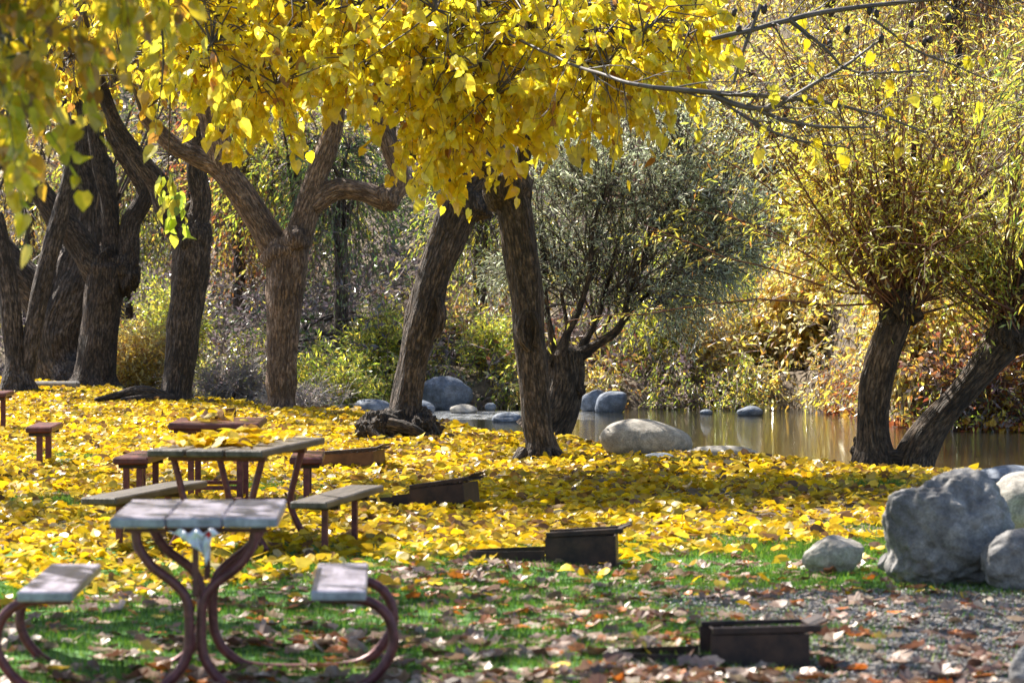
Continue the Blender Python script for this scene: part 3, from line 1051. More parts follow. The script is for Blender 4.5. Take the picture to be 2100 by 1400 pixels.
for k, (x, y, r) in enumerate([(1850, 628, .19), (1830, 650, .13), (1868, 640, .12), (2066, 690, .18), (2045, 690, .12), (2085, 700, .13), (1762, 905, .06), (1756, 925, .06), (1820, 735, .09), (1778, 800, .05)]):
    blob(g, P(x, y, Y9 - (.06 if k < 6 else 0)), r, 3, .4, 3, k * 1.3)
tube(g, px_path([(1845, 640, 30), (1832, 560, 19), (1822, 470, 17), (1818, 380, 15), (1820, 280, 13), (1826, 150, 10)], Y9), 10, .06, .1, seed=5)
tube(g, px_path([(1850, 630, 30), (1880, 560, 16), (1915, 510, 14), (1960, 450, 12), (2030, 390, 9)], Y9), 10, .06, .1, seed=6)
tube(g, px_path([(1862, 640, 26), (1880, 590, 18), (1868, 500, 16), (1870, 380, 13), (1880, 200, 9)], Y9 + .3), 10, .06, .1, seed=7)
tube(g, px_path([(1835, 640, 20), (1800, 560, 12), (1760, 470, 10), (1730, 340, 8)], Y9), 10, .06, .1, seed=7)
g.build('trunk', M['bark_willow'], root)
gl, gt = Geo(), Geo()
whips(gl, gt, P(1850, 625, Y9), 92, .74, 3.6, 'willow_lime', .088, .24, sub=14, nleaf=10, ydep=.5, r0=.011, ustart=.14, twc=(.17, .075, .045))
whips(gl, gt, P(2078, 670, Y9), 58, .74, 3.5, 'willow_lime', .088, .24, sub=14, nleaf=10, ydep=.5, r0=.011, ustart=.14, twc=(.17, .075, .045))
whips(gl, gt, P(1840, 630, Y9), 22, .35, 1.8, 'willow_y', .095, .27, sub=16, nleaf=10, ydep=.8, r0=.009, bias=(-.8, 0, .7), twc=(.17, .075, .045))
whips(gl, gt, P(2080, 690, Y9), 12, .3, 1.3, 'green_y', .09, .27, sub=15, nleaf=10, ydep=.8, r0=.009, bias=(-.7, 0, .8), twc=(.17, .075, .045))
whips(gl, gt, P(1850, 625, Y9), 12, .35, 1.3, 'willow_y', .095, .27, sub=15, nleaf=10, ydep=.8, r0=.009, bias=(.8, 0, .7), twc=(.17, .075, .045))
gt.build('branch', M['twig'], root)
gl.build('crown', M['willow'], root)

Y8 = 44.5
root = empty('pollard_willow', (*P(1140, 885, Y8)[:2], -.2), 'grey-green willow on a lopped stump at the water behind the middle trunk', 'tree')
g = Geo()
tube(g, px_path([(1105, 905, 110), (1125, 880, 90), (1150, 830, 82), (1160, 775, 76), (1158, 725, 72), (1158, 716, 60)], Y8), 26, .05, .18, 8, seed=11.1)
for k, pth in enumerate([
    [(1150, 730, 30), (1160, 690, 18), (1180, 650, 15), (1192, 620, 12), (1210, 560, 10), (1215, 470, 9), (1245, 380, 7)],
    [(1135, 725, 24), (1130, 680, 14), (1122, 640, 12), (1115, 560, 10), (1110, 450, 8)],
    [(1180, 735, 36), (1225, 705, 20), (1262, 680, 17), (1280, 650, 14), (1290, 600, 11), (1330, 500, 9), (1380, 400, 6)],
    [(1180, 730, 26), (1205, 690, 15), (1228, 645, 12), (1240, 600, 10), (1270, 480, 8), (1280, 360, 6)],
    [(1280, 655, 14), (1310, 620, 10), (1380, 560, 8), (1450, 500, 6)],
    [(1165, 700, 12), (1160, 650, 9), (1150, 600, 8)]]):
    tube(g, px_path(pth, Y8 + .1 * (k - 2)), 10, .06, .12, seed=k * 1.7)
for k, (x, y, r) in enumerate([(1135, 735, .14), (1175, 738, .14), (1110, 870, .2), (1185, 800, .1)]):
    blob(g, P(x, y, Y8 - .06), r, 3, .4, 3, k * 2.3)
g.build('trunk', M['bark_willow'], root)
gl, gt = Geo(), Geo()


def rej8(q):
    px = 1050 + q[:, 0] / q[:, 1] * F
    py = HOR - (q[:, 2] - CAMZ) / q[:, 1] * F
    return (py > np.interp(px, [1000, 1120, 1200, 1300, 1350, 1500, 1560, 1700], [560, 590, 580, 640, 690, 640, 540, 420]))


for hx, hy, n, L_, b in [(1215, 560, 26, 1.7, (.0, 0, .3)), (1290, 590, 30, 1.9, (.45, 0, .3)), (1130, 560, 18, 1.3, (-.25, 0, .4)), (1330, 500, 22, 1.6, (.5, 0, .2)), (1380, 560, 20, 1.1, (.6, 0, .0)), (1240, 420, 22, 1.2, (0, 0, .2)),
                         (1380, 420, 18, 1.1, (.2, 0, 0)), (1180, 600, 14, 1.0, (-.5, 0, .2)), (1450, 500, 14, .9, (.2, 0, 0)), (1480, 400, 12, 1.0, (.3, 0, .2)), (1400, 310, 12, .9, (.2, 0, .3)), (1180, 420, 12, .9, (-.2, 0, .3)), (1520, 480, 8, .7, (.3, 0, 0))]:
    whips(gl, gt, P(hx, hy, Y8), int(n * 1.25), .9, L_ * 1.2, 'willow_g', .088, .2, sub=10, nleaf=10, ydep=.4, bias=b, r0=.007, twc=(.09, .07, .06), rej=rej8, hang=.1, subl=(.22, .5))
for hx, hy, bx_ in [(1150, 600, -.7), (1250, 600, .3), (1320, 590, .9), (1400, 560, .9), (1210, 570, 0), (1340, 620, .6), (1120, 560, -.8), (1440, 520, .9)]:
    whips(gl, gt, P(hx, hy, Y8 + rng.uniform(-.8, .5)), 13, .7, .75, 'willow_g', .088, .2, sub=10, nleaf=11, ydep=.9, bias=(bx_, 0, -.75), r0=.006, twc=(.09, .07, .06), rej=rej8, hang=.3, subl=(.22, .5), droop=.5)
whips(gl, gt, P(1230, 650, Y8 + .5), 16, .5, .9, 'green_y', .082, .2, sub=12, nleaf=9, ydep=.9, bias=(0, 0, 0), r0=.01, rej=rej8)
gt.build('branch', M['twig'], root)
gl.build('crown', M['willow'], root)


# ------------------------------------------------------------------ shrubs and far trees
def bush(name, label, px, Y, h, r, palette, nst=26, sub=12, nleaf=8, size=.1, ratio=.28, twc=(.14, .1, .09), group=None, fill=.9, lean=(0, 0), tmpl='w', stem_r=.010, cat='shrub', hang=.2, z0=None, up=.9, subl=(.25, .6), mat='willow'):
    nst, sub, size = int(nst * 1.3), int(sub * 1.7), size * 1.1
    x = (px - 1050) / F * Y
    z = ggz(x, Y) if z0 is None else z0
    z = max(z, WATER - .05)
    root = empty(name, (x, Y, z), label, cat, group)
    gl, gt = Geo(), Geo()
    base = np.stack([x + rng.normal(0, r * .28, nst), Y + rng.normal(0, r * .3, nst), np.full(nst, z - .05)], 1)
    az = rng.uniform(0, 2 * math.pi, nst)
    q = rng.uniform(.1, 1, nst)
    T = np.stack([np.cos(az) * r * q + lean[0], np.sin(az) * r * .9 * q + lean[1], h * rng.uniform(.6, 1.05, nst) * np.sqrt(np.maximum(.12, 1 - .75 * q ** 2))], 1)
    K = 6
    path = []
    for k in range(K + 1):
        t = k / K
        path.append(base + T * np.array([t ** 1.5, t ** 1.5, t ** .85]) + rng.normal(size=base.shape) * .03 * (k > 0))
    for k in range(K):
        segs(gt, path[k], path[k + 1], stem_r * (1 - .8 * k / K), stem_r * (1 - .8 * (k + 1) / K), twc, 0, 4)
    path = np.stack(path, 1)
    u = rng.uniform(.1, 1, (nst, sub)) * K
    i = np.minimum(u.astype(int), K - 1)
    f = (u - i)[..., None]
    ar = np.arange(nst)[:, None]
    R = (path[ar, i] * (1 - f) + path[ar, i + 1] * f).reshape(-1, 3)
    D = unit(path[ar, i + 1] - path[ar, i]).reshape(-1, 3) * up + rng.normal(size=R.shape) * .5
    sprays(gl, gt, R, D, rng.uniform(subl[0], subl[1], len(R)), nleaf, .25, size, palette, tmpl, ratio, hang, tw=(.005, .0025), twcol=twc, tmat=0, fill=fill)
    gt.build('stem', M['twig'], root)
    gl.build('foliage', M[mat], root)
    return root


BR = 'shrubs crowding the far river bank'
bush('shrub', 'golden tan bush with arching wands between the left dark trunks', 275, 63.5, 1.35, .62, 'gold', 60, 12, 10, .09, .26, (.35, .27, .2))
bush('shrub', 'taller pale yellow-green bush behind the golden tan bush', 345, 66.5, 2.3, .75, 'green_y', 50, 13, 9, .09, .24, (.3, .25, .2))
bush('shrub', 'small bright green weedy shrub right of the pale forked trunk', 650, 56.5, 1.0, .5, 'green_y', 26, 8, 8, .1, .26, (.2, .18, .12), BR)
bush('shrub', 'upright yellow-tipped willow shoots left of the leaning trunk', 715, 55.5, .95, .35, 'green_y', 16, 9, 8, .1, .26, (.2, .16, .1), BR)
bush('shrub', 'pale dry twiggy shrub at the bank behind the pale forked trunk', 470, 60, .9, .9, 'purple', 46, 9, 5, .07, .3, (.34, .3, .28), BR)
bush('shrub', 'dry grey shrub close behind the pale trunk at its right', 610, 54.5, .55, .8, 'purple', 40, 7, 4, .06, .3, (.42, .38, .36), BR)
bush('shrub', 'green willow clump seen just left of the leaning trunk above the small boulder', 790, 58.6, 1.3, .6, 'green_y', 30, 12, 9, .1, .24, (.2, .15, .1), BR)
bush('shrub', 'low green and yellow growth above the big far boulder', 930, 60.5, 1.3, .9, 'mixed', 36, 12, 9, .1, .24, (.16, .13, .14), BR)
bush('shrub', 'drooping green shrub right of the big far boulder', 1010, 58.2, .95, .55, 'green_y', 28, 11, 9, .09, .24, (.16, .13, .12), BR)
bush('shrub', 'purple-grey leafless thicket behind the lopped stump', 1235, 59.6, 1.5, .75, 'purple', 60, 9, 4, .07, .3, (.24, .19, .22), BR)
bush('shrub', 'bright yellow-green shrub just right of the lopped stump', 1335, 58.6, 1.5, .75, 'green_y', 46, 12, 9, .1, .24, (.25, .2, .16), BR)
bush('shrub', 'light twiggy yellow shrub overhanging the water above the tan boulder', 1430, 58.4, 1.7, .8, 'gold', 54, 11, 7, .09, .26, (.36, .3, .28), BR)
bush('shrub', 'yellow-green spiky shrub above the small grey river rock', 1530, 59.2, 1.9, .85, 'green_y', 52, 12, 8, .1, .24, (.3, .24, .22), BR)
bush('shrub', 'pale yellow shrub with round leaves left of the V-stemmed willow', 1640, 58.8, 2.0, .8, 'gold', 40, 12, 7, .12, .7, (.34, .27, .25), BR, hang=.8)
bush('shrub', 'golden shrub right behind the upright willow stem', 1745, 58.8, 2.3, .9, 'willow_y', 50, 13, 8, .11, .4, (.3, .22, .2), BR)
bush('shrub', 'yellow bush framed by the V of the willow stems', 1880, 49.6, 1.9, .75, 'gold', 44, 12, 8, .1, .5, (.25, .2, .18), BR, hang=.7)
bush('shrub', 'tangled twiggy bush with red leaves right of the leaning willow stem', 2010, 48.8, 1.5, .75, 'orange', 56, 10, 5, .09, .6, (.2, .16, .16), BR)
bush('shrub', 'yellow bush at the right edge above the red-leaved bank', 2110, 49.6, 2.3, .9, 'willow_y', 46, 12, 8, .1, .4, (.25, .2, .18), BR)

bush('shrub', 'tall golden growth filling the gap left of the upright willow stem', 1725, 62.5, 3.0, 1.2, 'gold', 46, 12, 8, .12, .4, (.3, .24, .2), BR)
bush('shrub', 'tall pale green-yellow growth high on the bank left of the golden one', 1600, 63.0, 2.9, 1.2, 'green_y', 44, 12, 8, .11, .3, (.3, .24, .2), BR)
bush('shrub', 'green-yellow growth beyond the V of the willow stems, above the golden bush', 1860, 54.5, 2.9, 1.1, 'green_y', 44, 12, 8, .11, .3, (.3, .24, .2), BR)
bush('shrub', 'yellow-green growth under the right side of the grey-green willow crown', 1450, 62.0, 2.6, 1.1, 'green_y', 44, 12, 8, .11, .3, (.3, .24, .2), BR)


def far_tree(name, label, px, Y, h, crown_c, crown_r, palette, n=260, nleaf=10, size=.13, ratio=.3, lean=0, group='trees on the slope across the river', trunk_r=.12, bark='bark_rough', sl=(.6, 1.2), droop=.6, hang=.4, twc=(.12, .09, .09), fill=.9, limbs=9):
    n, size = int(n * 1.8), size * 1.1
    x = (px - 1050) / F * Y
    z = ggz(x, Y)
    root = empty(name, (x, Y, z), label, 'tree', group)
    g = Geo()
    c = np.array([x + crown_c[0], Y + crown_c[1], z + crown_c[2]])
    r = np.array(crown_r)
    tip = c + np.array([0, 0, r[2] * .3])
    tube(g, [(x, Y, z - .2, trunk_r * 1.2), (x + lean * .3, Y, z + h * .3, trunk_r), (*(c * .6 + np.array([x, Y, z]) * .4)[:2], z + h * .6, trunk_r * .7), (*tip, trunk_r * .25)], 12, .15, .12, seed=px * .01)
    st = np.array([x + lean * .3, Y, z + h * .35])
    ends = []
    for k in range(limbs):
        e = c + unit(rng.normal(size=3)) * r * .75
        s_ = st * (1 - k / limbs) + tip * (k / limbs)
        m_ = (s_ + e) / 2 + np.array([0, 0, .15])
        tube(g, [(*s_, trunk_r * .4), (*m_, trunk_r * .27), (*e, trunk_r * .1)], 6, .25, .0, seed=k)
        ends += [e, m_]
    g.build('trunk', M[bark], root)
    gl, gt = Geo(), Geo()
    ends = np.array(ends)
    q = unit(rng.normal(size=(n, 3))) * rng.uniform(.3, 1, (n, 1)) ** .6
    cl = ends[rng.integers(0, len(ends), n)]
    R = np.where(rng.random((n, 1)) < .55, cl + rng.normal(size=(n, 3)) * r * .22, c + q * r)
    d = np.linalg.norm(R[:, None] - ends[None], axis=2).argmin(1)
    segs(gt, ends[d], R, .012, .006, twc, 0, 4)
    sprays(gl, gt, R, unit(R - c) * .6 + rng.normal(size=R.shape) * .5, rng.uniform(*sl, n), nleaf, droop, size, palette, 'w', ratio, hang, tw=(.006, .003), twcol=twc, tmat=0, fill=fill)
    gt.build('branch', M['twig'], root)
    gl.build('crown', M['willow'], root)


far_tree('riverside_tree', 'dark green drooping willow seen between the pale forked limbs and leaning trunk', 700, 60, 5, (.0, 0, 3.2), (.75, .8, .9), 'green', 170, 14, .12, .22, sl=(.6, 1.1), droop=.9)
far_tree('riverside_tree', 'yellow-green tree seen through the wide fork of the pale trunk', 610, 68, 5, (0, 0, 3.2), (1.4, 1.2, 1.5), 'green_y', 300, 11, .13, .26)
far_tree('riverside_tree', 'red-orange leaved tree seen left of the pale forked trunk', 490, 70, 5, (0, 0, 3.6), (1.1, 1.2, 1.9), 'orange', 260, 9, .12, .4)
far_tree('riverside_tree', 'green and yellow tree behind the dark straight trunk', 400, 74, 6, (0, 0, 3.6), (1.9, 1.3, 2.0), 'mixed', 300, 10, .13, .3)
far_tree('riverside_tree', 'grey-green mixed tree beyond the leaning trunk', 800, 74, 6, (0, 0, 3.0), (1.7, 1.3, 1.9), 'mixed', 300, 9, .13, .28)
far_tree('riverside_tree', 'yellow-green willow between the leaning and upright trunks', 985, 62, 5, (.1, 0, 2.6), (.8, .9, 1.1), 'green_y', 200, 10, .12, .22)
far_tree('riverside_tree', 'russet and purple twiggy tree above the lopped stump', 1110, 76, 7, (0, 0, 4.0), (2.2, 1.5, 2.6), 'purple', 330, 8, .12, .35, twc=(.17, .12, .13))
far_tree('riverside_tree', 'brown and gold tree above the grey-green willow', 1400, 70, 8, (0, 0, 5.6), (2.4, 1.5, 2.6), 'willow_y', 420, 10, .12, .3)
far_tree('riverside_tree', 'dark leaning trunk with thin yellow leaves right of the grey-green willow', 1590, 62, 6, (-.1, 0, 3.2), (1.2, 1.0, 1.9), 'willow_y', 280, 10, .11, .28, lean=-.6, trunk_r=.2)
far_tree('riverside_tree', 'tall golden brown tree filling the top right behind the bare boughs', 1700, 64, 8, (0, 0, 5.4), (2.3, 1.5, 2.7), 'willow_y', 620, 11, .11, .28, twc=(.2, .1, .06))
far_tree('riverside_tree', 'tall yellow tree behind the right willow crown', 1960, 60, 8, (0, 0, 5.0), (2.2, 1.5, 2.6), 'willow_y', 560, 11, .11, .28, twc=(.2, .1, .06))
far_tree('riverside_tree', 'yellow tree with orange patches at the left edge beyond the old tree', 60, 78, 6, (0, 0, 3.6), (2.2, 1.4, 2.1), 'gold', 330, 10, .13, .3)
far_tree('riverside_tree', 'green-gold tree beyond the crooked arms of the left trunk', 260, 76, 6, (0, 0, 3.4), (1.6, 1.4, 1.6), 'green_y', 240, 10, .13, .28)
# bright hanging leaves of a willow rooted beyond the right edge
far_tree('riverside_tree', 'bright lime-yellow willow spray hanging in from the top right corner', 2330, 33, 5, (-.35, 0, 4.2), (.8, .7, 1.0), 'green_y', 130, 13, .1, .22, group=None, sl=(.4, .9), droop=.7)

# slope across the river: brush nobody could count
gl = Geo()
n = 46000
X = rng.uniform(-17, 17, n)
Yq = 46 + 58 * rng.uniform(0, 1, n) ** 1.3
ok = Yq > np.interp(X, FX, FY) + .25
X, Yq = X[ok], Yq[ok]
Z = gh(X, Yq) + rng.uniform(0, 1, len(X)) ** 1.5 * (1.0 + 1.2 * (np.sin(X * .8 + Yq * .3) > 0))
R = np.stack([X, Yq, Z], 1)


def hillpal(pos):
    a = np.sin(pos[:, 0] * .9 + 1.3 * np.sin(pos[:, 2] * 1.1)) + np.sin(pos[:, 2] * 1.7 + pos[:, 0] * .6) + rng.normal(0, .5, len(pos))
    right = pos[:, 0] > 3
    c = pal('purple', len(pos))
    m = a > .5
    c[m] = pal('mixed', m.sum())
    m = a > 1.15
    c[m] = pal('orange', m.sum())
    m = (a < -1.1)
    c[m] = pal('green', m.sum())
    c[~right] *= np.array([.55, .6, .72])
    m = right & (a > -.7)
    c[m] = pal('willow_y', m.sum())
    m = right & (a <= -.7)
    c[m] = pal('gold', m.sum())
    return c


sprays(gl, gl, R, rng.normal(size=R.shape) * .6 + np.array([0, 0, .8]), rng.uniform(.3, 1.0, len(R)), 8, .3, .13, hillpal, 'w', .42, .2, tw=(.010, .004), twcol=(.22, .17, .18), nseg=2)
tag(gl.build('hillside_brush', [M['willow'], M['twig']]), 'tangled purple, orange and yellow brush covering the far slope', 'brush', kind='stuff')

# overhanging growth all along the waterline
gl = Geo()
n = 5200
X = rng.uniform(-9, 9, n)
Yq = np.interp(X, FX, FY) + rng.uniform(.1, 1.6, n)
clump = np.sin(X * 2.3) + np.sin(X * 5.1 + 1) + rng.normal(0, .5, n)
ok = clump > -.7
X, Yq, clump = X[ok], Yq[ok], clump[ok]
R = np.stack([X, Yq, np.maximum(gh(X, Yq), WATER + .05) + rng.uniform(0, 1, len(X)) ** 1.6 * (.35 + .3 * clump.clip(0, 2))], 1)


def shorepal(pos):
    a = np.sin(pos[:, 0] * 1.7) + rng.normal(0, .6, len(pos))
    c = pal('purple', len(pos))
    m = a > -.9
    c[m] = pal('green_y', m.sum())
    m = (a > .3) & (pos[:, 0] > 0)
    c[m] = pal('gold', m.sum())
    m = (pos[:, 0] > 4.9) & (a > .1)
    c[m] = pal('orange', m.sum())
    return c


sprays(gl, gl, R, rng.normal(size=R.shape) * .6 + np.array([0, -.8, .35]), rng.uniform(.25, .7, len(R)), 8, .6, .10, shorepal, 'w', .34, .3, tw=(.007, .003), twcol=(.2, .16, .15), nseg=2)
tag(gl.build('shore_growth', [M['willow'], M['twig']]), 'low tangle of twigs and leaves overhanging the far waterline', 'undergrowth', kind='stuff')

# ------------------------------------------------------------------ boulders
def boulder(label, px0, px1, ptop, pbot, mat, name='boulder', Y=None, sub=5, amp=.14, k=1.4, seed=1., cuts=5, depth=.8, group=None, sink=.12, skew=0, z=None):
    if Y is None:
        Y = GY(pbot)
    cx, _, zb = P((px0 + px1) / 2, pbot, Y)
    if z is not None:
        zb = z
    w = S(px1 - px0, Y) / 2
    h = CAMZ - (ptop - HOR) / F * Y - zb
    hh = h / (2 - sink * 2)
    root_z = zb + h - hh
    g = Geo()
    blob(g, (0, 0, 0), 1.0, sub, amp, k, seed, (w, w * depth, hh), cuts=cuts, kseed=int(seed * 100))
    v = g.v[0]
    # restore the measured width and top after cutting
    v[:, 0] *= w / max(1e-6, (v[:, 0].max() - v[:, 0].min()) / 2)
    v[:, 0] -= (v[:, 0].max() + v[:, 0].min()) / 2
    v[:, 2] *= hh / max(1e-6, v[:, 2].max())
    if skew:
        v[:, 0] += skew * w * (v[:, 2] / hh) * .5
    # fine roughness
    o = g.build(name, mat)
    o.location = (cx, Y + w * depth * .6, root_z)
    return tag(o, label, 'boulder', group)


RB = 'boulders in the river'
M1 = M['rock_grey']
boulder('huge grey craggy boulder at the right with a cleft down its face', 1812, 2090, 962, 1205, M1, seed=3.7, sub=6, amp=.19, k=1.5, cuts=9, depth=.75)
boulder('lower grey boulder leaning against the right side of the huge one', 2015, 2200, 1085, 1208, M1, seed=5.2, sub=5, amp=.16, cuts=6, depth=.8, Y=20.9)
boulder('smooth boulder with sunlit white top behind the huge grey one at the right edge', 2020, 2230, 968, 1100, M['rock_tan'], seed=6.1, Y=24.5, amp=.07, cuts=1)
boulder('bluish flat boulder by the water at the right edge', 1990, 2180, 955, 1010, M['rock_blue'], seed=7.4, Y=30.5, amp=.08, cuts=2)
boulder('small pale pointed rock on the grass left of the huge grey boulder', 1648, 1772, 1098, 1174, M['rock_tan'], name='rock', seed=8.3, amp=.10, cuts=4, depth=.7, skew=.35)
boulder('smooth tan domed boulder at the river edge', 1232, 1422, 860, 942, M['rock_tan'], seed=9.5, amp=.06, k=.9, cuts=1, depth=.8, Y=36.8, skew=-.25)
boulder('long flat grey rock right of the tan domed boulder', 1400, 1560, 914, 950, M['rock_tan'], seed=2.5, amp=.05, cuts=1, depth=.45, Y=36.4)
boulder('little grey stone among leaves in front of the tan domed boulder', 1318, 1385, 928, 950, M['rock_blue'], name='rock', seed=4.5, amp=.06, cuts=1, Y=35.6)
boulder('flat blue-grey stone right of the middle trunk', 1146, 1208, 903, 928, M['rock_blue'], name='rock', seed=1.5, amp=.06, cuts=2, Y=39.5)
boulder('small pale stone half under leaves beside the foot of the middle trunk', 1150, 1196, 926, 942, M['rock_tan'], name='rock', seed=1.8, amp=.06, cuts=2, Y=37.6)
boulder('largest blue-grey boulder on the far bank behind the leaning trunk', 856, 970, 771, 846, M['rock_blue'], seed=11.2, Y=56.6, amp=.08, cuts=5, z=-.2, group=RB)
boulder('rounded blue boulder left of the leaning trunk in the river', 722, 800, 818, 850, M['rock_blue'], seed=12.2, Y=54.5, amp=.06, cuts=2, z=-.2, group=RB)
boulder('blue boulder directly behind the foot of the leaning trunk', 812, 892, 820, 850, M['rock_blue'], seed=13.2, Y=54.0, amp=.06, cuts=2, z=-.22, group=RB)
boulder('low pale stone between leaning trunk and largest far boulder', 786, 830, 832, 852, M['rock_tan'], name='rock', seed=14.2, Y=53.0, amp=.06, cuts=1, z=-.22, group=RB)
boulder('pale low rock in front of the largest far boulder', 922, 980, 829, 848, M['rock_tan'], name='rock', seed=15.2, Y=55.0, amp=.06, cuts=1, z=-.22, group=RB)
boulder('pale wet rock alone in the rapids left of the middle trunk', 1008, 1070, 845, 872, M['rock_blue'], name='rock', seed=16.2, Y=51.5, amp=.06, cuts=1, z=-.24, group=RB)
boulder('dark blue boulder at the far bank right of the lopped stump', 1188, 1250, 798, 845, M['rock_blue'], seed=17.2, Y=55.8, amp=.08, cuts=4, z=-.22, group=RB)
boulder('sloping blue slab boulder right of the dark blue one', 1222, 1285, 802, 845, M['rock_blue'], seed=18.4, Y=55.4, amp=.06, cuts=6, z=-.22, group=RB, skew=.4)
boulder('small rounded rock in the open water under the yellow shrubs', 1512, 1566, 832, 856, M['rock_blue'], name='rock', seed=19.2, Y=54.0, amp=.05, cuts=1, z=-.23, group=RB)
boulder('tiny dark rock left of the small rounded rock in the water', 1436, 1462, 839, 852, M['rock_blue'], name='rock', seed=20.2, Y=54.6, amp=.05, cuts=1, z=-.22, group=RB, sub=4)
boulder('tiny dark stones by the far shore left of the middle trunk', 994, 1018, 826, 844, M['rock_blue'], name='rock', seed=21.2, Y=56.0, amp=.08, cuts=1, z=-.2, group=RB, sub=4)
boulder('rock corner at the bottom right of the picture', 2072, 2170, 1325, 1420, M1, name='rock', seed=22.2, amp=.1, cuts=4)
boulder('small stone at the left foot of the huge grey boulder', 1800, 1840, 1134, 1168, M1, name='rock', seed=23.2, amp=.1, cuts=3, Y=22.0, sub=4)


# ------------------------------------------------------------------ box / pipe helpers for the furniture
def box(g, c, s, rot=0.0, bev=.006, mat=0, tilt=None):
    """bevelled box centred at c, size s"""
    x, y, z = [a / 2 for a in s]
    b = min(bev, x * .45, y * .45, z * .45)
    vs, idx = [], {}
    for sx in (-1, 1):
        for sy in (-1, 1):
            for sz in (-1, 1):
                for ax in range(3):
                    p = [sx * x, sy * y, sz * z]
                    for k in range(3):
                        if k != ax:
                            p[k] -= (sx, sy, sz)[k] * b
                    idx[(sx, sy, sz, ax)] = len(vs)
                    vs.append(p)
    fs = []
    for ax in range(3):
        o1, o2 = [k for k in range(3) if k != ax]
        for s_ in (-1, 1):
            q = []
            for a, bb_ in ((-1, -1), (1, -1), (1, 1), (-1, 1)):
                k = [0, 0, 0]
                k[ax], k[o1], k[o2] = s_, a, bb_
                q.append(idx[(*k, ax)])
            fs.append(tuple(q))
    for ax in range(3):
        o1, o2 = [k for k in range(3) if k != ax]
        for a in (-1, 1):
            for bb_ in (-1, 1):
                k0, k1 = [0, 0, 0], [0, 0, 0]
                k0[ax], k1[ax] = -1, 1
                k0[o1] = k1[o1] = a
                k0[o2] = k1[o2] = bb_
                fs.append((idx[(*k0, o1)], idx[(*k1, o1)], idx[(*k1, o2)], idx[(*k0, o2)]))
    for sx in (-1, 1):
        for sy in (-1, 1):
            for sz in (-1, 1):
                fs.append(tuple(idx[(sx, sy, sz, a)] for a in range(3)))
    v = np.array(vs)
    if tilt is not None:
        a = tilt
        v = np.stack([v[:, 0] * math.cos(a) + v[:, 2] * math.sin(a), v[:, 1], -v[:, 0] * math.sin(a) + v[:, 2] * math.cos(a)], 1)
    cr, sr = math.cos(rot), math.sin(rot)
    v = np.stack([v[:, 0] * cr - v[:, 1] * sr, v[:, 0] * sr + v[:, 1] * cr, v[:, 2]], 1) + np.array(c)
    g.mesh(v, fs, (.5, .5, .5), None, mat, False)


def fix_normals(o):
    import bmesh
    bm = bmesh.new()
    bm.from_mesh(o.data)
    bmesh.ops.recalc_face_normals(bm, faces=bm.faces)
    bm.to_mesh(o.data)
    bm.free()


def lbuild(g, name, mat, root):
    """build in local coordinates under root"""
    o = g.build(name, mat)
    o.parent = root
    fix_normals(o)
    return o


def pipe(g, pts, r=.024, N=10, step=.03):
    tube(g, [(*p, r) for p in pts], N, step, 0, cap=True)


def table_root(loc, rot, label, name='picnic_table', cat='picnic table', group=None):
    o = empty(name, loc, label, cat, group)
    o.rotation_euler = (0, 0, rot)
    return o


# --- nearest table with curved pipe frame and two attached seats
t1 = table_root((-1.47, 16.62, 0), math.radians(2.0), 'nearest picnic table, pale planks on curved maroon pipes with two attached seats')
for k, (x0, w) in enumerate([(-.256, .252), (0, .252), (.256, .252)]):
    g = Geo()
    box(g, (x0, 0.02, .75), (w, 1.34, .048), bev=.008)
    lbuild(g, 'plank', M['wood_blue'], t1)
for s in (-1, 1):
    g = Geo()
    box(g, (s * .66, -.03, .43), (.25, 1.56, .048), bev=.008)
    lbuild(g, 'seat', M['wood_blue'], t1)
for y in (-.52, .52):
    for s in (-1, 1):
        g = Geo()
        yy = y + s * .012
        pipe(g, [(s * .27, yy, .70), (s * .262, yy, .64), (s * .20, yy, .545), (s * .085, yy, .455), (s * .034, yy, .37), (s * .028, yy, .20), (s * .05, yy, .10), (s * .12, yy, .015), (s * .24, yy, -.035),
                 (s * .55, yy, -.04), (s * .76, yy, -.01), (s * .87, yy, .09), (s * .91, yy, .20), (s * .88, yy, .31), (s * .80, yy, .375), (s * .70, yy, .392), (s * .57, yy, .392)], .0245, 12)
        lbuild(g, 'leg', M['pipe'], t1)
    g = Geo()
    box(g, (0, y, .706), (.66, .05, .018), bev=.004)
    box(g, (0, y + .02, .55), (.03, .03, .30), bev=.004)
    lbuild(g, 'crossbar', M['pipe'], t1)

# plastic wrapper hanging from its near edge
g = Geo()
nu, nv = 26, 20
V = []
for j in range(nv):
    for i in range(nu):
        u, v = i / (nu - 1), j / (nv - 1)
        w = .24 * (1 - .8 * v ** .7) 
        x = (u - .5) * w + .045 * v * v
        z = -(.085 * v) * (1 - .6 * abs(u - .45)) - .13 * max(0, v - .45) * (1 if u > .5 else .2) - .012 * math.sin(u * 21)
        y = .018 * math.sin(u * 17 + v * 5) * (.4 + v) + .012 * math.sin(v * 13 + u * 4)
        V.append((x, y - .012, z))
FF = [(j * nu + i, j * nu + i + 1, (j + 1) * nu + i + 1, (j + 1) * nu + i) for j in range(nv - 1) for i in range(nu - 1)]
g.mesh(V, [f for f in FF], mat=0)
for idx in range(len(FF)):
    i, j = idx % (nu - 1), idx // (nu - 1)
    if 18 < i < 23 and 2 < j < 9:
        g.m[0][idx] = 1
o = g.build('plastic_bag', [M['plastic'], M['red_print']])
md = o.modifiers.new('thick', 'SOLIDIFY')
md.thickness = .002
o.location = (-1.47 + .03, 16.62 - .665, .715)
tag(o, 'crumpled white and red plastic bag hanging under the near edge of the nearest table', 'plastic bag')


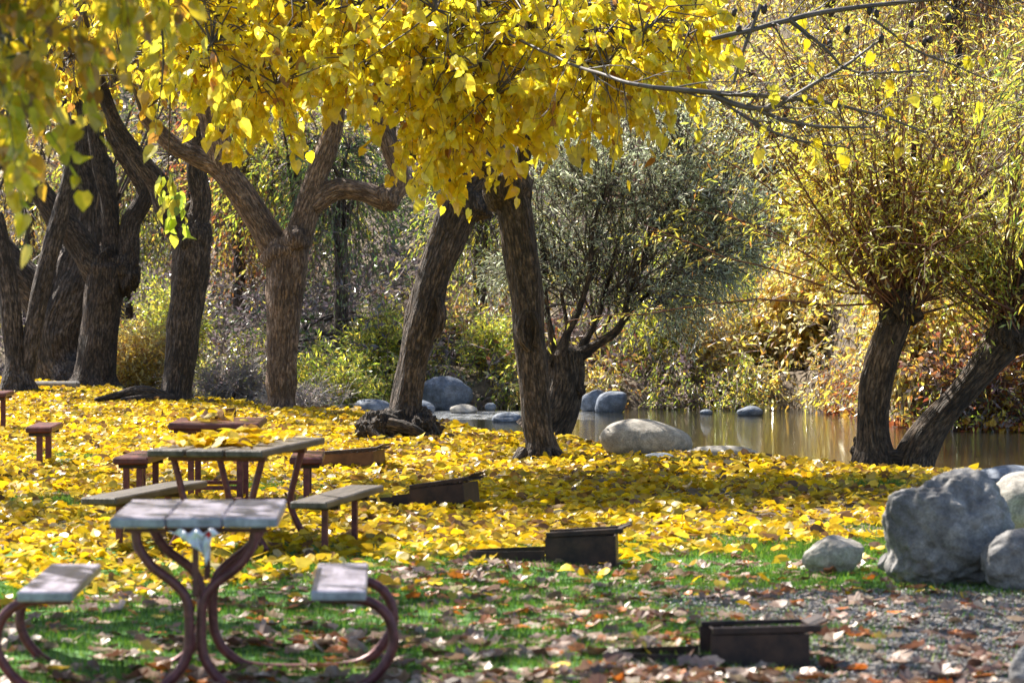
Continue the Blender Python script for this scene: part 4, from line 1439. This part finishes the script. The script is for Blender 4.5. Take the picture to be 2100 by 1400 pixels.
# --- second table, weathered planks covered in leaves
def hourglass(g, y, wtop, wmid, wbot, ztop, r=.022):
    for s in (-1, 1):
        pipe(g, [(s * wtop, y, ztop), (s * (wtop * .8 + wmid * .2), y, ztop * .75), (s * wmid, y, ztop * .45), (s * (wmid * .6 + wbot * .4), y, ztop * .28), (s * wbot, y, 0)], r, 10)


t2 = table_root((-1.90, 24.45, .02), math.radians(-9), 'middle picnic table with dark weathered planks heaped with yellow leaves')
for x0 in (-.27, 0, .27):
    g = Geo()
    box(g, (x0, 0, .68), (.255, 2.0, .05), bev=.01)
    lbuild(g, 'plank', M['wood_old'], t2)
for y in (-.62, .62):
    for s in (-1, 1):
        g = Geo()
        tt = .63
        pipe(g, [(s * .31, y, tt), (s * .26, y, tt * .7), (s * .225, y, tt * .42), (s * .27, y, tt * .2), (s * .34, y, 0)], .024, 10)
        lbuild(g, 'leg', M['pipe'], t2)
    g = Geo()
    box(g, (0, y, .27), (.44, .035, .035), bev=.004)
    box(g, (0, y, .635), (.68, .07, .045), bev=.004)
    lbuild(g, 'crossbar', M['pipe'], t2)


def bench(name, label, loc, rot, L_, w, zt, mat, post=.05, th=.05, group=None, posts=(-.5, .5), bevw=.01, double=False):
    o = table_root(loc, rot, label, name, 'bench', group)
    g = Geo()
    box(g, (0, 0, zt - th / 2), (w, L_, th), bev=bevw)
    lbuild(g, 'seat', mat, o)
    for y in posts:
        for dx in ((-.055, .055) if double else (0,)):
            g = Geo()
            box(g, (dx, y, (zt - th) / 2 - .02), (post, post, zt - th - .0), bev=.004)
            lbuild(g, 'leg', M['pipe'], o)
        g = Geo()
        box(g, (0, y, zt - th - .0185), (w * .8, .07, .035), bev=.003)
        lbuild(g, 'bracket', M['steel'], o)
    return o


BG = 'plank benches beside the picnic tables'
bench('bench', 'weathered plank bench right of the middle table', (-1.19, 24.1, .0), math.radians(-9), 1.95, .25, .40, M['wood_old'], .042, group=BG, posts=(-.45, .55))
bench('bench', 'weathered plank bench left of the middle table', (-2.56, 24.6, .0), math.radians(-12), 2.1, .25, .40, M['wood_old'], .042, group=BG, posts=(-.6, .5))

t3 = table_root((-2.44, 29.2, 0), math.radians(1), 'red-edged picnic table behind the leaf-heaped one, leaves on its top')
g = Geo()
box(g, (0, 0, .672), (.74, 1.3, .055), bev=.022)
box(g, (0, 0, .63), (.66, 1.15, .03), bev=.006)
lbuild(g, 'tabletop', M['wood_red'], t3)
for y in (-.4, .4):
    for s in (-1, 1):
        g = Geo()
        box(g, (s * .20, y, .3), (.05, .05, .62), bev=.004)
        lbuild(g, 'leg', M['pipe'], t3)
    g = Geo()
    box(g, (0, y, .16), (.35, .034, .034), bev=.004)
    lbuild(g, 'crossbar', M['pipe'], t3)
g = Geo()
box(g, (0, 0, .22), (.034, .76, .034), bev=.004)
lbuild(g, 'brace', M['pipe'], t3)
bench('bench', 'dark red plank bench seen end-on left of the red-edged table', (-3.08, 29.2, 0), math.radians(-3), 1.2, .29, .42, M['wood_red'], .05, .06, BG, (-.45, .4), .02, True)
bench('bench', 'dark red plank bench seen end-on right of the red-edged table', (-1.70, 29.2, 0), math.radians(2), 1.2, .27, .42, M['wood_red'], .05, .06, BG, (-.45, .4), .02)
bench('bench', 'lone dark red bench end on a post at the left, nearer of two', (-4.66, 35.0, 0), math.radians(2), 1.2, .26, .43, M['wood_red'], .06, .06, BG, (-.5, .4), .02)
bench('bench', 'farther dark red bench cut by the left edge of the picture', (-6.42, 44.0, .05), math.radians(2), 1.0, .26, .43, M['wood_red'], .06, .06, BG, (-.4, .4), .02)


# --- ground fire boxes
def fire_box(label, px, py, rot, lean=0.0, w=.48, d=.42, h=.22, ring=True, rust=False, grate=True, ringlen=.5, tip=.06, ringh=.14):
    Y = GY(py)
    x = (px - 1050) / F * Y
    o = table_root((x, Y + d * .3, 0), rot, label, 'fire_box', 'fire box', 'steel fire boxes on the ground')
    o.rotation_euler = (0, -lean, rot)
    t = .012
    g = Geo()
    mt = M['steel_rust'] if rust else M['steel']
    box(g, (0, -d / 2, h / 2 - .03), (w, t, h + .06), bev=.002)
    box(g, (0, d / 2, h / 2 - .03), (w, t, h + .06), bev=.002)
    box(g, (w / 2 - t / 2, 0, h / 2 - .03), (t, d - t - .002, h + .06), bev=.002)
    box(g, (0, 0, .012), (w - .03, d - .03, .01), bev=.002)
    lbuild(g, 'firebox_body', mt, o)
    if grate:
        g = Geo()
        L2 = w * 1.1
        a = -tip / w
        box(g, (.03, -d / 2 - .002, h + .018 + tip * .4), (L2, .03, .034), bev=.004, tilt=a)
        box(g, (.03, d / 2 - .002, h + .012 + tip * .4), (L2, .03, .022), bev=.003, tilt=a)
        for k in range(9):
            xx = -w / 2 + .05 + k * (w - .02) / 8
            box(g, (xx, 0, h - .004 + tip * .4 + xx * tip / w), (.012, d - .036, .008), bev=.002)
        box(g, (w / 2 + .055, -.02, h + .035 + tip), (.09, d * .7, .012), bev=.003, tilt=-.35)
        lbuild(g, 'grate', M['steel'], o)
    if ring:
        g = Geo()
        n = 14
        V, Fc = [], []
        for k in range(n + 1):
            a = math.pi / 2 + math.pi * k / n
            cx, cy = -w / 2 + math.cos(a) * ringlen, math.sin(a) * d * .49
            for rr, zz in ((1, -.05), (1, ringh), (.965, ringh), (.965, -.05)):
                V.append(((-w / 2 - .004) + (cx + w / 2) * rr, cy * rr, zz))
        for k in range(n):
            for q in range(4):
                a0, b0 = k * 4 + q, k * 4 + (q + 1) % 4
                Fc.append((a0, b0, b0 + 4, a0 + 4))
        Fc += [(0, 1, 2, 3), (n * 4, n * 4 + 1, n * 4 + 2, n * 4 + 3)]
        g.mesh(V, Fc, smooth=False)
        lbuild(g, 'fire_ring', M['steel'], o)
    return o


fire_box('nearest black fire box with raised grate at the bottom right', 1550, 1374, math.radians(4), w=.47, d=.44, h=.18, tip=.01, ringlen=.42, ringh=.085)
fire_box('fire box on the edge between yellow leaves and green grass', 1196, 1170, math.radians(-4), w=.45, h=.225, tip=.015, lean=.03)
fire_box('fire box right of the middle table bench', 914, 1043, math.radians(-16), w=.46, h=.19, tip=.02, ringlen=.42, lean=.11)
fire_box('rust-brown fire box in front of the burl root', 724, 961, math.radians(-14), w=.54, h=.16, ring=False, rust=True, tip=.01, lean=.07)
fire_box('farthest small fire box behind the red-edged table', 446, 868, math.radians(-10), w=.40, h=.18, ring=False, rust=True, grate=False, lean=.09)

# --- stone slab between the left trunks, weeds by the water
g = Geo()
box(g, (0, 0, .05), (.95, .35, .16), bev=.03)
o = g.build('stone_slab', M['concrete'])
o.location = (*P(105, 800, 60.)[:2], ggz(P(105, 800, 60.)[0], 60.))
tag(o, 'grey stone slab lying between the slim stems and the many-armed trunk', 'slab')


def weeds(label, px, Y, h, n, spread, leafy):
    x = (px - 1050) / F * Y
    root = empty('weed', (x, Y, ggz(x, Y)), label, 'plant')
    gt, gl = Geo(), Geo()
    b = np.stack([x + rng.normal(0, spread, n), Y + rng.normal(0, .15, n), np.full(n, ggz(x, Y))], 1)
    D = np.stack([rng.normal(.15, .28, n), rng.normal(0, .2, n), np.ones(n)], 1)
    Ln = rng.uniform(.6, 1.05, n) * h
    for k in range(n):
        gt = Geo()
        sprays(gl, gt, b[k:k + 1], D[k:k + 1], Ln[k:k + 1], leafy, .12, .05, 'green_y', 'm', hang=.2, tw=(.0045, .0022), twcol=(.10, .09, .04), tmat=0, fill=.4, tstart=.4, nseg=5)
        gt.build('stem', M['twig'], root)
    gl.build('foliage', M['mulberry'], root)


weeds('thin leafy weed stalks standing before the water right of the tan boulder', 1485, 37.6, .62, 16, .22, 7)
weeds('dry wispy stalks at the left foot of the V-stemmed willow', 1735, 37.0, .3, 8, .1, 4)

# --- heap of dead dark branches behind the leaning tree
g = Geo()
for k in range(70):
    px_, yy = rng.uniform(590, 810), rng.uniform(58, 62)
    x = (px_ - 1050) / F * yy
    a = rng.uniform(-.5, .5)
    L_ = rng.uniform(.6, 1.6)
    z = ggz(x, yy) + rng.uniform(.05, 1.0)
    p0 = np.array([x, yy, z])
    d = np.array([math.cos(a), rng.normal(0, .3), math.sin(a) * .7])
    tube(g, [(*p0, .035), (*(p0 + d * L_ * .5 + (0, 0, .08)), .025), (*(p0 + d * L_), .008)], 6, .2, .1, seed=k)
o = g.build('brush_pile', M['bark_rough'])
tag(o, 'heap of dead dark branches on the bank behind the leaning trunk', 'brush pile')

# ------------------------------------------------------------------ fallen leaves
def inview(n, y0, y1, margin=1.15):
    Y = np.sqrt(rng.uniform(y0 ** 2, y1 ** 2, n))
    X = rng.uniform(-1, 1, n) * Y * (1050 / F) * margin + rng.uniform(-.6, .6, n)
    return X, Y


def vn(X, Y, s, sd=0):
    """cheap value noise from sines"""
    return (np.sin(X * s + sd + 1.7 * np.sin(Y * s * .7 + sd * 2)) + np.sin(Y * s * 1.3 + sd * 3 + 1.3 * np.sin(X * s * 1.1))) * .5


def yedge(X, Y):
    px = 1050 + X / Y * F
    return np.interp(px, [-300, 0, 400, 900, 1300, 1600, 1850, 2400], [20.4, 20.6, 21.4, 22.3, 23.4, 24.2, 25.8, 26])


def litter(g, X, Y, palette, smin, smax, tm, lift=.02, tilt=.55, mat=0):
    n = len(X)
    z = gh(X, Y) + rng.uniform(0.002, lift, n)
    a = rng.uniform(0, 2 * math.pi, n)
    yd = np.stack([np.cos(a), np.sin(a), rng.normal(0, .2 if palette == 'litter' else .1, n)], 1)
    nr = np.stack([rng.normal(0, tilt, n), rng.normal(0, tilt, n), np.ones(n)], 1)
    sz = rng.uniform(smin, smax, n)
    pos = np.stack([X, Y, z], 1)
    pos[:, 2] += np.abs(yd[:, 2]) * sz * .3
    c = pal(palette, n, .22)
    if palette == 'litter':
        old = (vn(X, Y, 1.3, 3) + .6 * vn(X, Y * 1.5, 4.1, 6) + rng.normal(0, .35, n)) > .35  # drifts of old leaves, partly shade patches put into the leaf colour
        c[old] = pal('litter_old_shade', int(old.sum()), .25)
    leaves(g, pos, yd, nr, sz, c, tm, mat=mat)


gy = Geo()
n = 135000
X, Y = inview(n, 19.5, 68)
dens = sst((Y - yedge(X, Y) + 1.6 * vn(X, Y * 1.6, 2.2, 1) + .7 * vn(X, Y * 2, 5.2, 4) + .9) / 3.0) * .97 + .012
thin = np.zeros(n)
for (cx, cy, rx, ry) in [(-5.0, 36.5, 1.1, 1.4), (3.15, 31.2, .8, 1.2), (-2.3, 31.6, .7, 1.0), (2.3, 24.7, .9, .6), (-3.9, 29, .5, .8), (2.4, 28, .4, .5), (-.2, 33, .4, .5), (1.6, 30.5, .5, .5)]:
    thin = np.maximum(thin, np.exp(-((X - cx) / rx) ** 2 - ((Y - cy) / ry) ** 2))
dens *= 1 - .8 * thin
dens *= np.where(vn(X, Y, 1.6, 5) > .55, .55, 1)
ok = (rng.random(n) < dens) & (Y < np.interp(X, BX, BY) + .1)
X, Y = X[ok], Y[ok]
litter(gy, X, Y, 'litter', .06, .13, 'm', .05, .5)
tag(gy.build('fallen_leaves', M['litter']), 'thick carpet of fallen yellow leaves over the bank', 'leaves', kind='stuff')

gb_ = Geo()
X, Y = inview(15000, 15.3, 25)
px = 1050 + X / Y * F
bands = vn(X * .6, Y * 2.2, 2.6, 2) + .6 * vn(X, Y * 2, 6, 4)
d = .13 + .60 * sst((bands + .05) / .5) + .45 * sst((16.7 - Y) / .5)
d = np.where(px > 1560, .14 + .18 * sst(bands) + .35 * sst((16.7 - Y) / .5), d)
d *= sst((yedge(X, Y) + .8 - Y) / 1.5)
ok = rng.random(len(X)) < d
X, Y = X[ok], Y[ok]
for k in range(5):
    for near in (0, 1):
        q = (Y[k::5] < 18.2) == bool(near)
        litter(gb_, X[k::5][q], Y[k::5][q], 'brown', .06 + .02 * near, .125 + .03 * near, k, .02, .35)
tag(gb_.build('dry_leaves', M['dry']), 'curled brown and orange dry leaves scattered on the front lawn', 'leaves', kind='stuff')

# leaves lying on the tables
for lab, root_, n_, w_, l_, z_, nm in [('yellow leaves heaped on the middle picnic table', t2, 170, .30, .80, .705, 1), ('leaves scattered on the red-edged picnic table', t3, 46, .22, .5, .70, 2),]:
    g = Geo()
    lx, ly = rng.normal(-.04, w_ * .5, n_), rng.uniform(-l_, l_, n_)
    lx = np.clip(lx, -.36, .36)
    rz = root_.rotation_euler[2]
    X = root_.location.x + lx * math.cos(rz) - ly * math.sin(rz)
    Y = root_.location.y + lx * math.sin(rz) + ly * math.cos(rz)
    a = rng.uniform(0, 6.28, n_)
    yd = np.stack([np.cos(a), np.sin(a), rng.normal(0, .15, n_)], 1)
    nr = np.stack([rng.normal(0, .4, n_), rng.normal(0, .4, n_), np.ones(n_)], 1)
    leaves(g, np.stack([X, Y, z_ + root_.location.z + rng.uniform(.01, .07, n_)], 1), yd, nr, rng.uniform(.1, .15, n_), pal('litter', n_), 'm')
    tag(g.build('leaf_heap', M['litter']), lab, 'leaves', kind='stuff')

# grass
gg_ = Geo()
n = 190000
X, Y = inview(n, 15.3, 27)
px = 1050 + X / Y * F
grav = sst((X - .9 + 1.2 * vn(X, Y, 1.1, 7)) / .8) * sst((21.0 - Y) / .6)
ok = (rng.random(n) > grav * .93) & (rng.random(n) < .45 + .55 * sst((vn(X, Y * 1.8, 1.9, 9) + .6) / .8)) & (rng.random(n) < sst((yedge(X, Y) + 2.5 - Y) / 2) * .9 + .1)
X, Y = X[ok], Y[ok]
X2, Y2_ = [], []
for (cx, cy, rx, ry) in [(-5.0, 36.5, 1.0, 1.4), (3.15, 31.2, .8, 1.2), (-2.3, 31.6, .7, 1.0), (2.3, 24.7, .9, .7), (-3.9, 29, .5, .8)]:
    X2.append(rng.normal(cx, rx * .6, 5000))
    Y2_.append(rng.normal(cy, ry * .6, 5000))
X = np.concatenate([X] + X2)
Y = np.concatenate([Y] + Y2_)
n = len(X)
h = rng.uniform(.022, .05, n)
b = np.stack([X, Y, gh(X, Y)], 1)
a = rng.uniform(0, 6.28, n)
w = np.stack([np.cos(a), np.sin(a), 0 * a], 1) * .0034
tip = b + np.stack([rng.normal(0, .35, n), rng.normal(0, .35, n), np.ones(n)], 1) * h[:, None]
gg_.inst(np.stack([b - w, b + w, tip], 1), [(0, 1, 2)], pal('grass', n, .25))
tag(gg_.build('grass', M['grass']), 'short bright green lawn grass between the dry leaves', 'grass', kind='stuff')

# gravel and bark chips on the bare patch
gc = Geo()
n = 26000
X = rng.uniform(.5, 4.2, n)
Y = rng.uniform(15.3, 21.2, n)
ok = rng.random(n) < sst((X - .7 + 1.2 * vn(X, Y, 1.1, 7)) / .8)
X, Y = X[ok], Y[ok]
n = len(X)
v, f = ico(1)
sc = rng.uniform(.004, .014, (n, 1, 1)) * rng.uniform(.5, 1.4, (n, 1, 3))
cc = np.array([(.30, .29, .30), (.5, .49, .5), (.16, .13, .11), (.24, .18, .14), (.66, .66, .68)])[rng.choice(5, n, p=[.35, .2, .2, .18, .07])]
q = rng.normal(size=(n, 3))
V = v[None] * sc
V = V + np.stack([X, Y, gh(X, Y) + .004], 1)[:, None]
gc.inst(V, f, cc * .68)
tag(gc.build('gravel', M['dry']), 'grey gravel and bark chips around the huge grey boulder', 'gravel', kind='stuff')

# red and orange leaves along the foot of the far bank
gr = Geo()
X = rng.uniform(4.9, 8.5, 2600)
Y = np.interp(X, FX, FY) + rng.uniform(0, 1.3, 2600)
n = len(X)
yd = unit(rng.normal(size=(n, 3)))
leaves(gr, np.stack([X, Y, np.maximum(gh(X, Y), WATER) + rng.uniform(0, .12, n)], 1), yd, rng.normal(size=(n, 3)), rng.uniform(.06, .12, n), pal('orange', n), 'm')
tag(gr.build('bank_leaves', M['litter']), 'red and orange leaves strewn along the far shore at the right', 'leaves', kind='stuff')
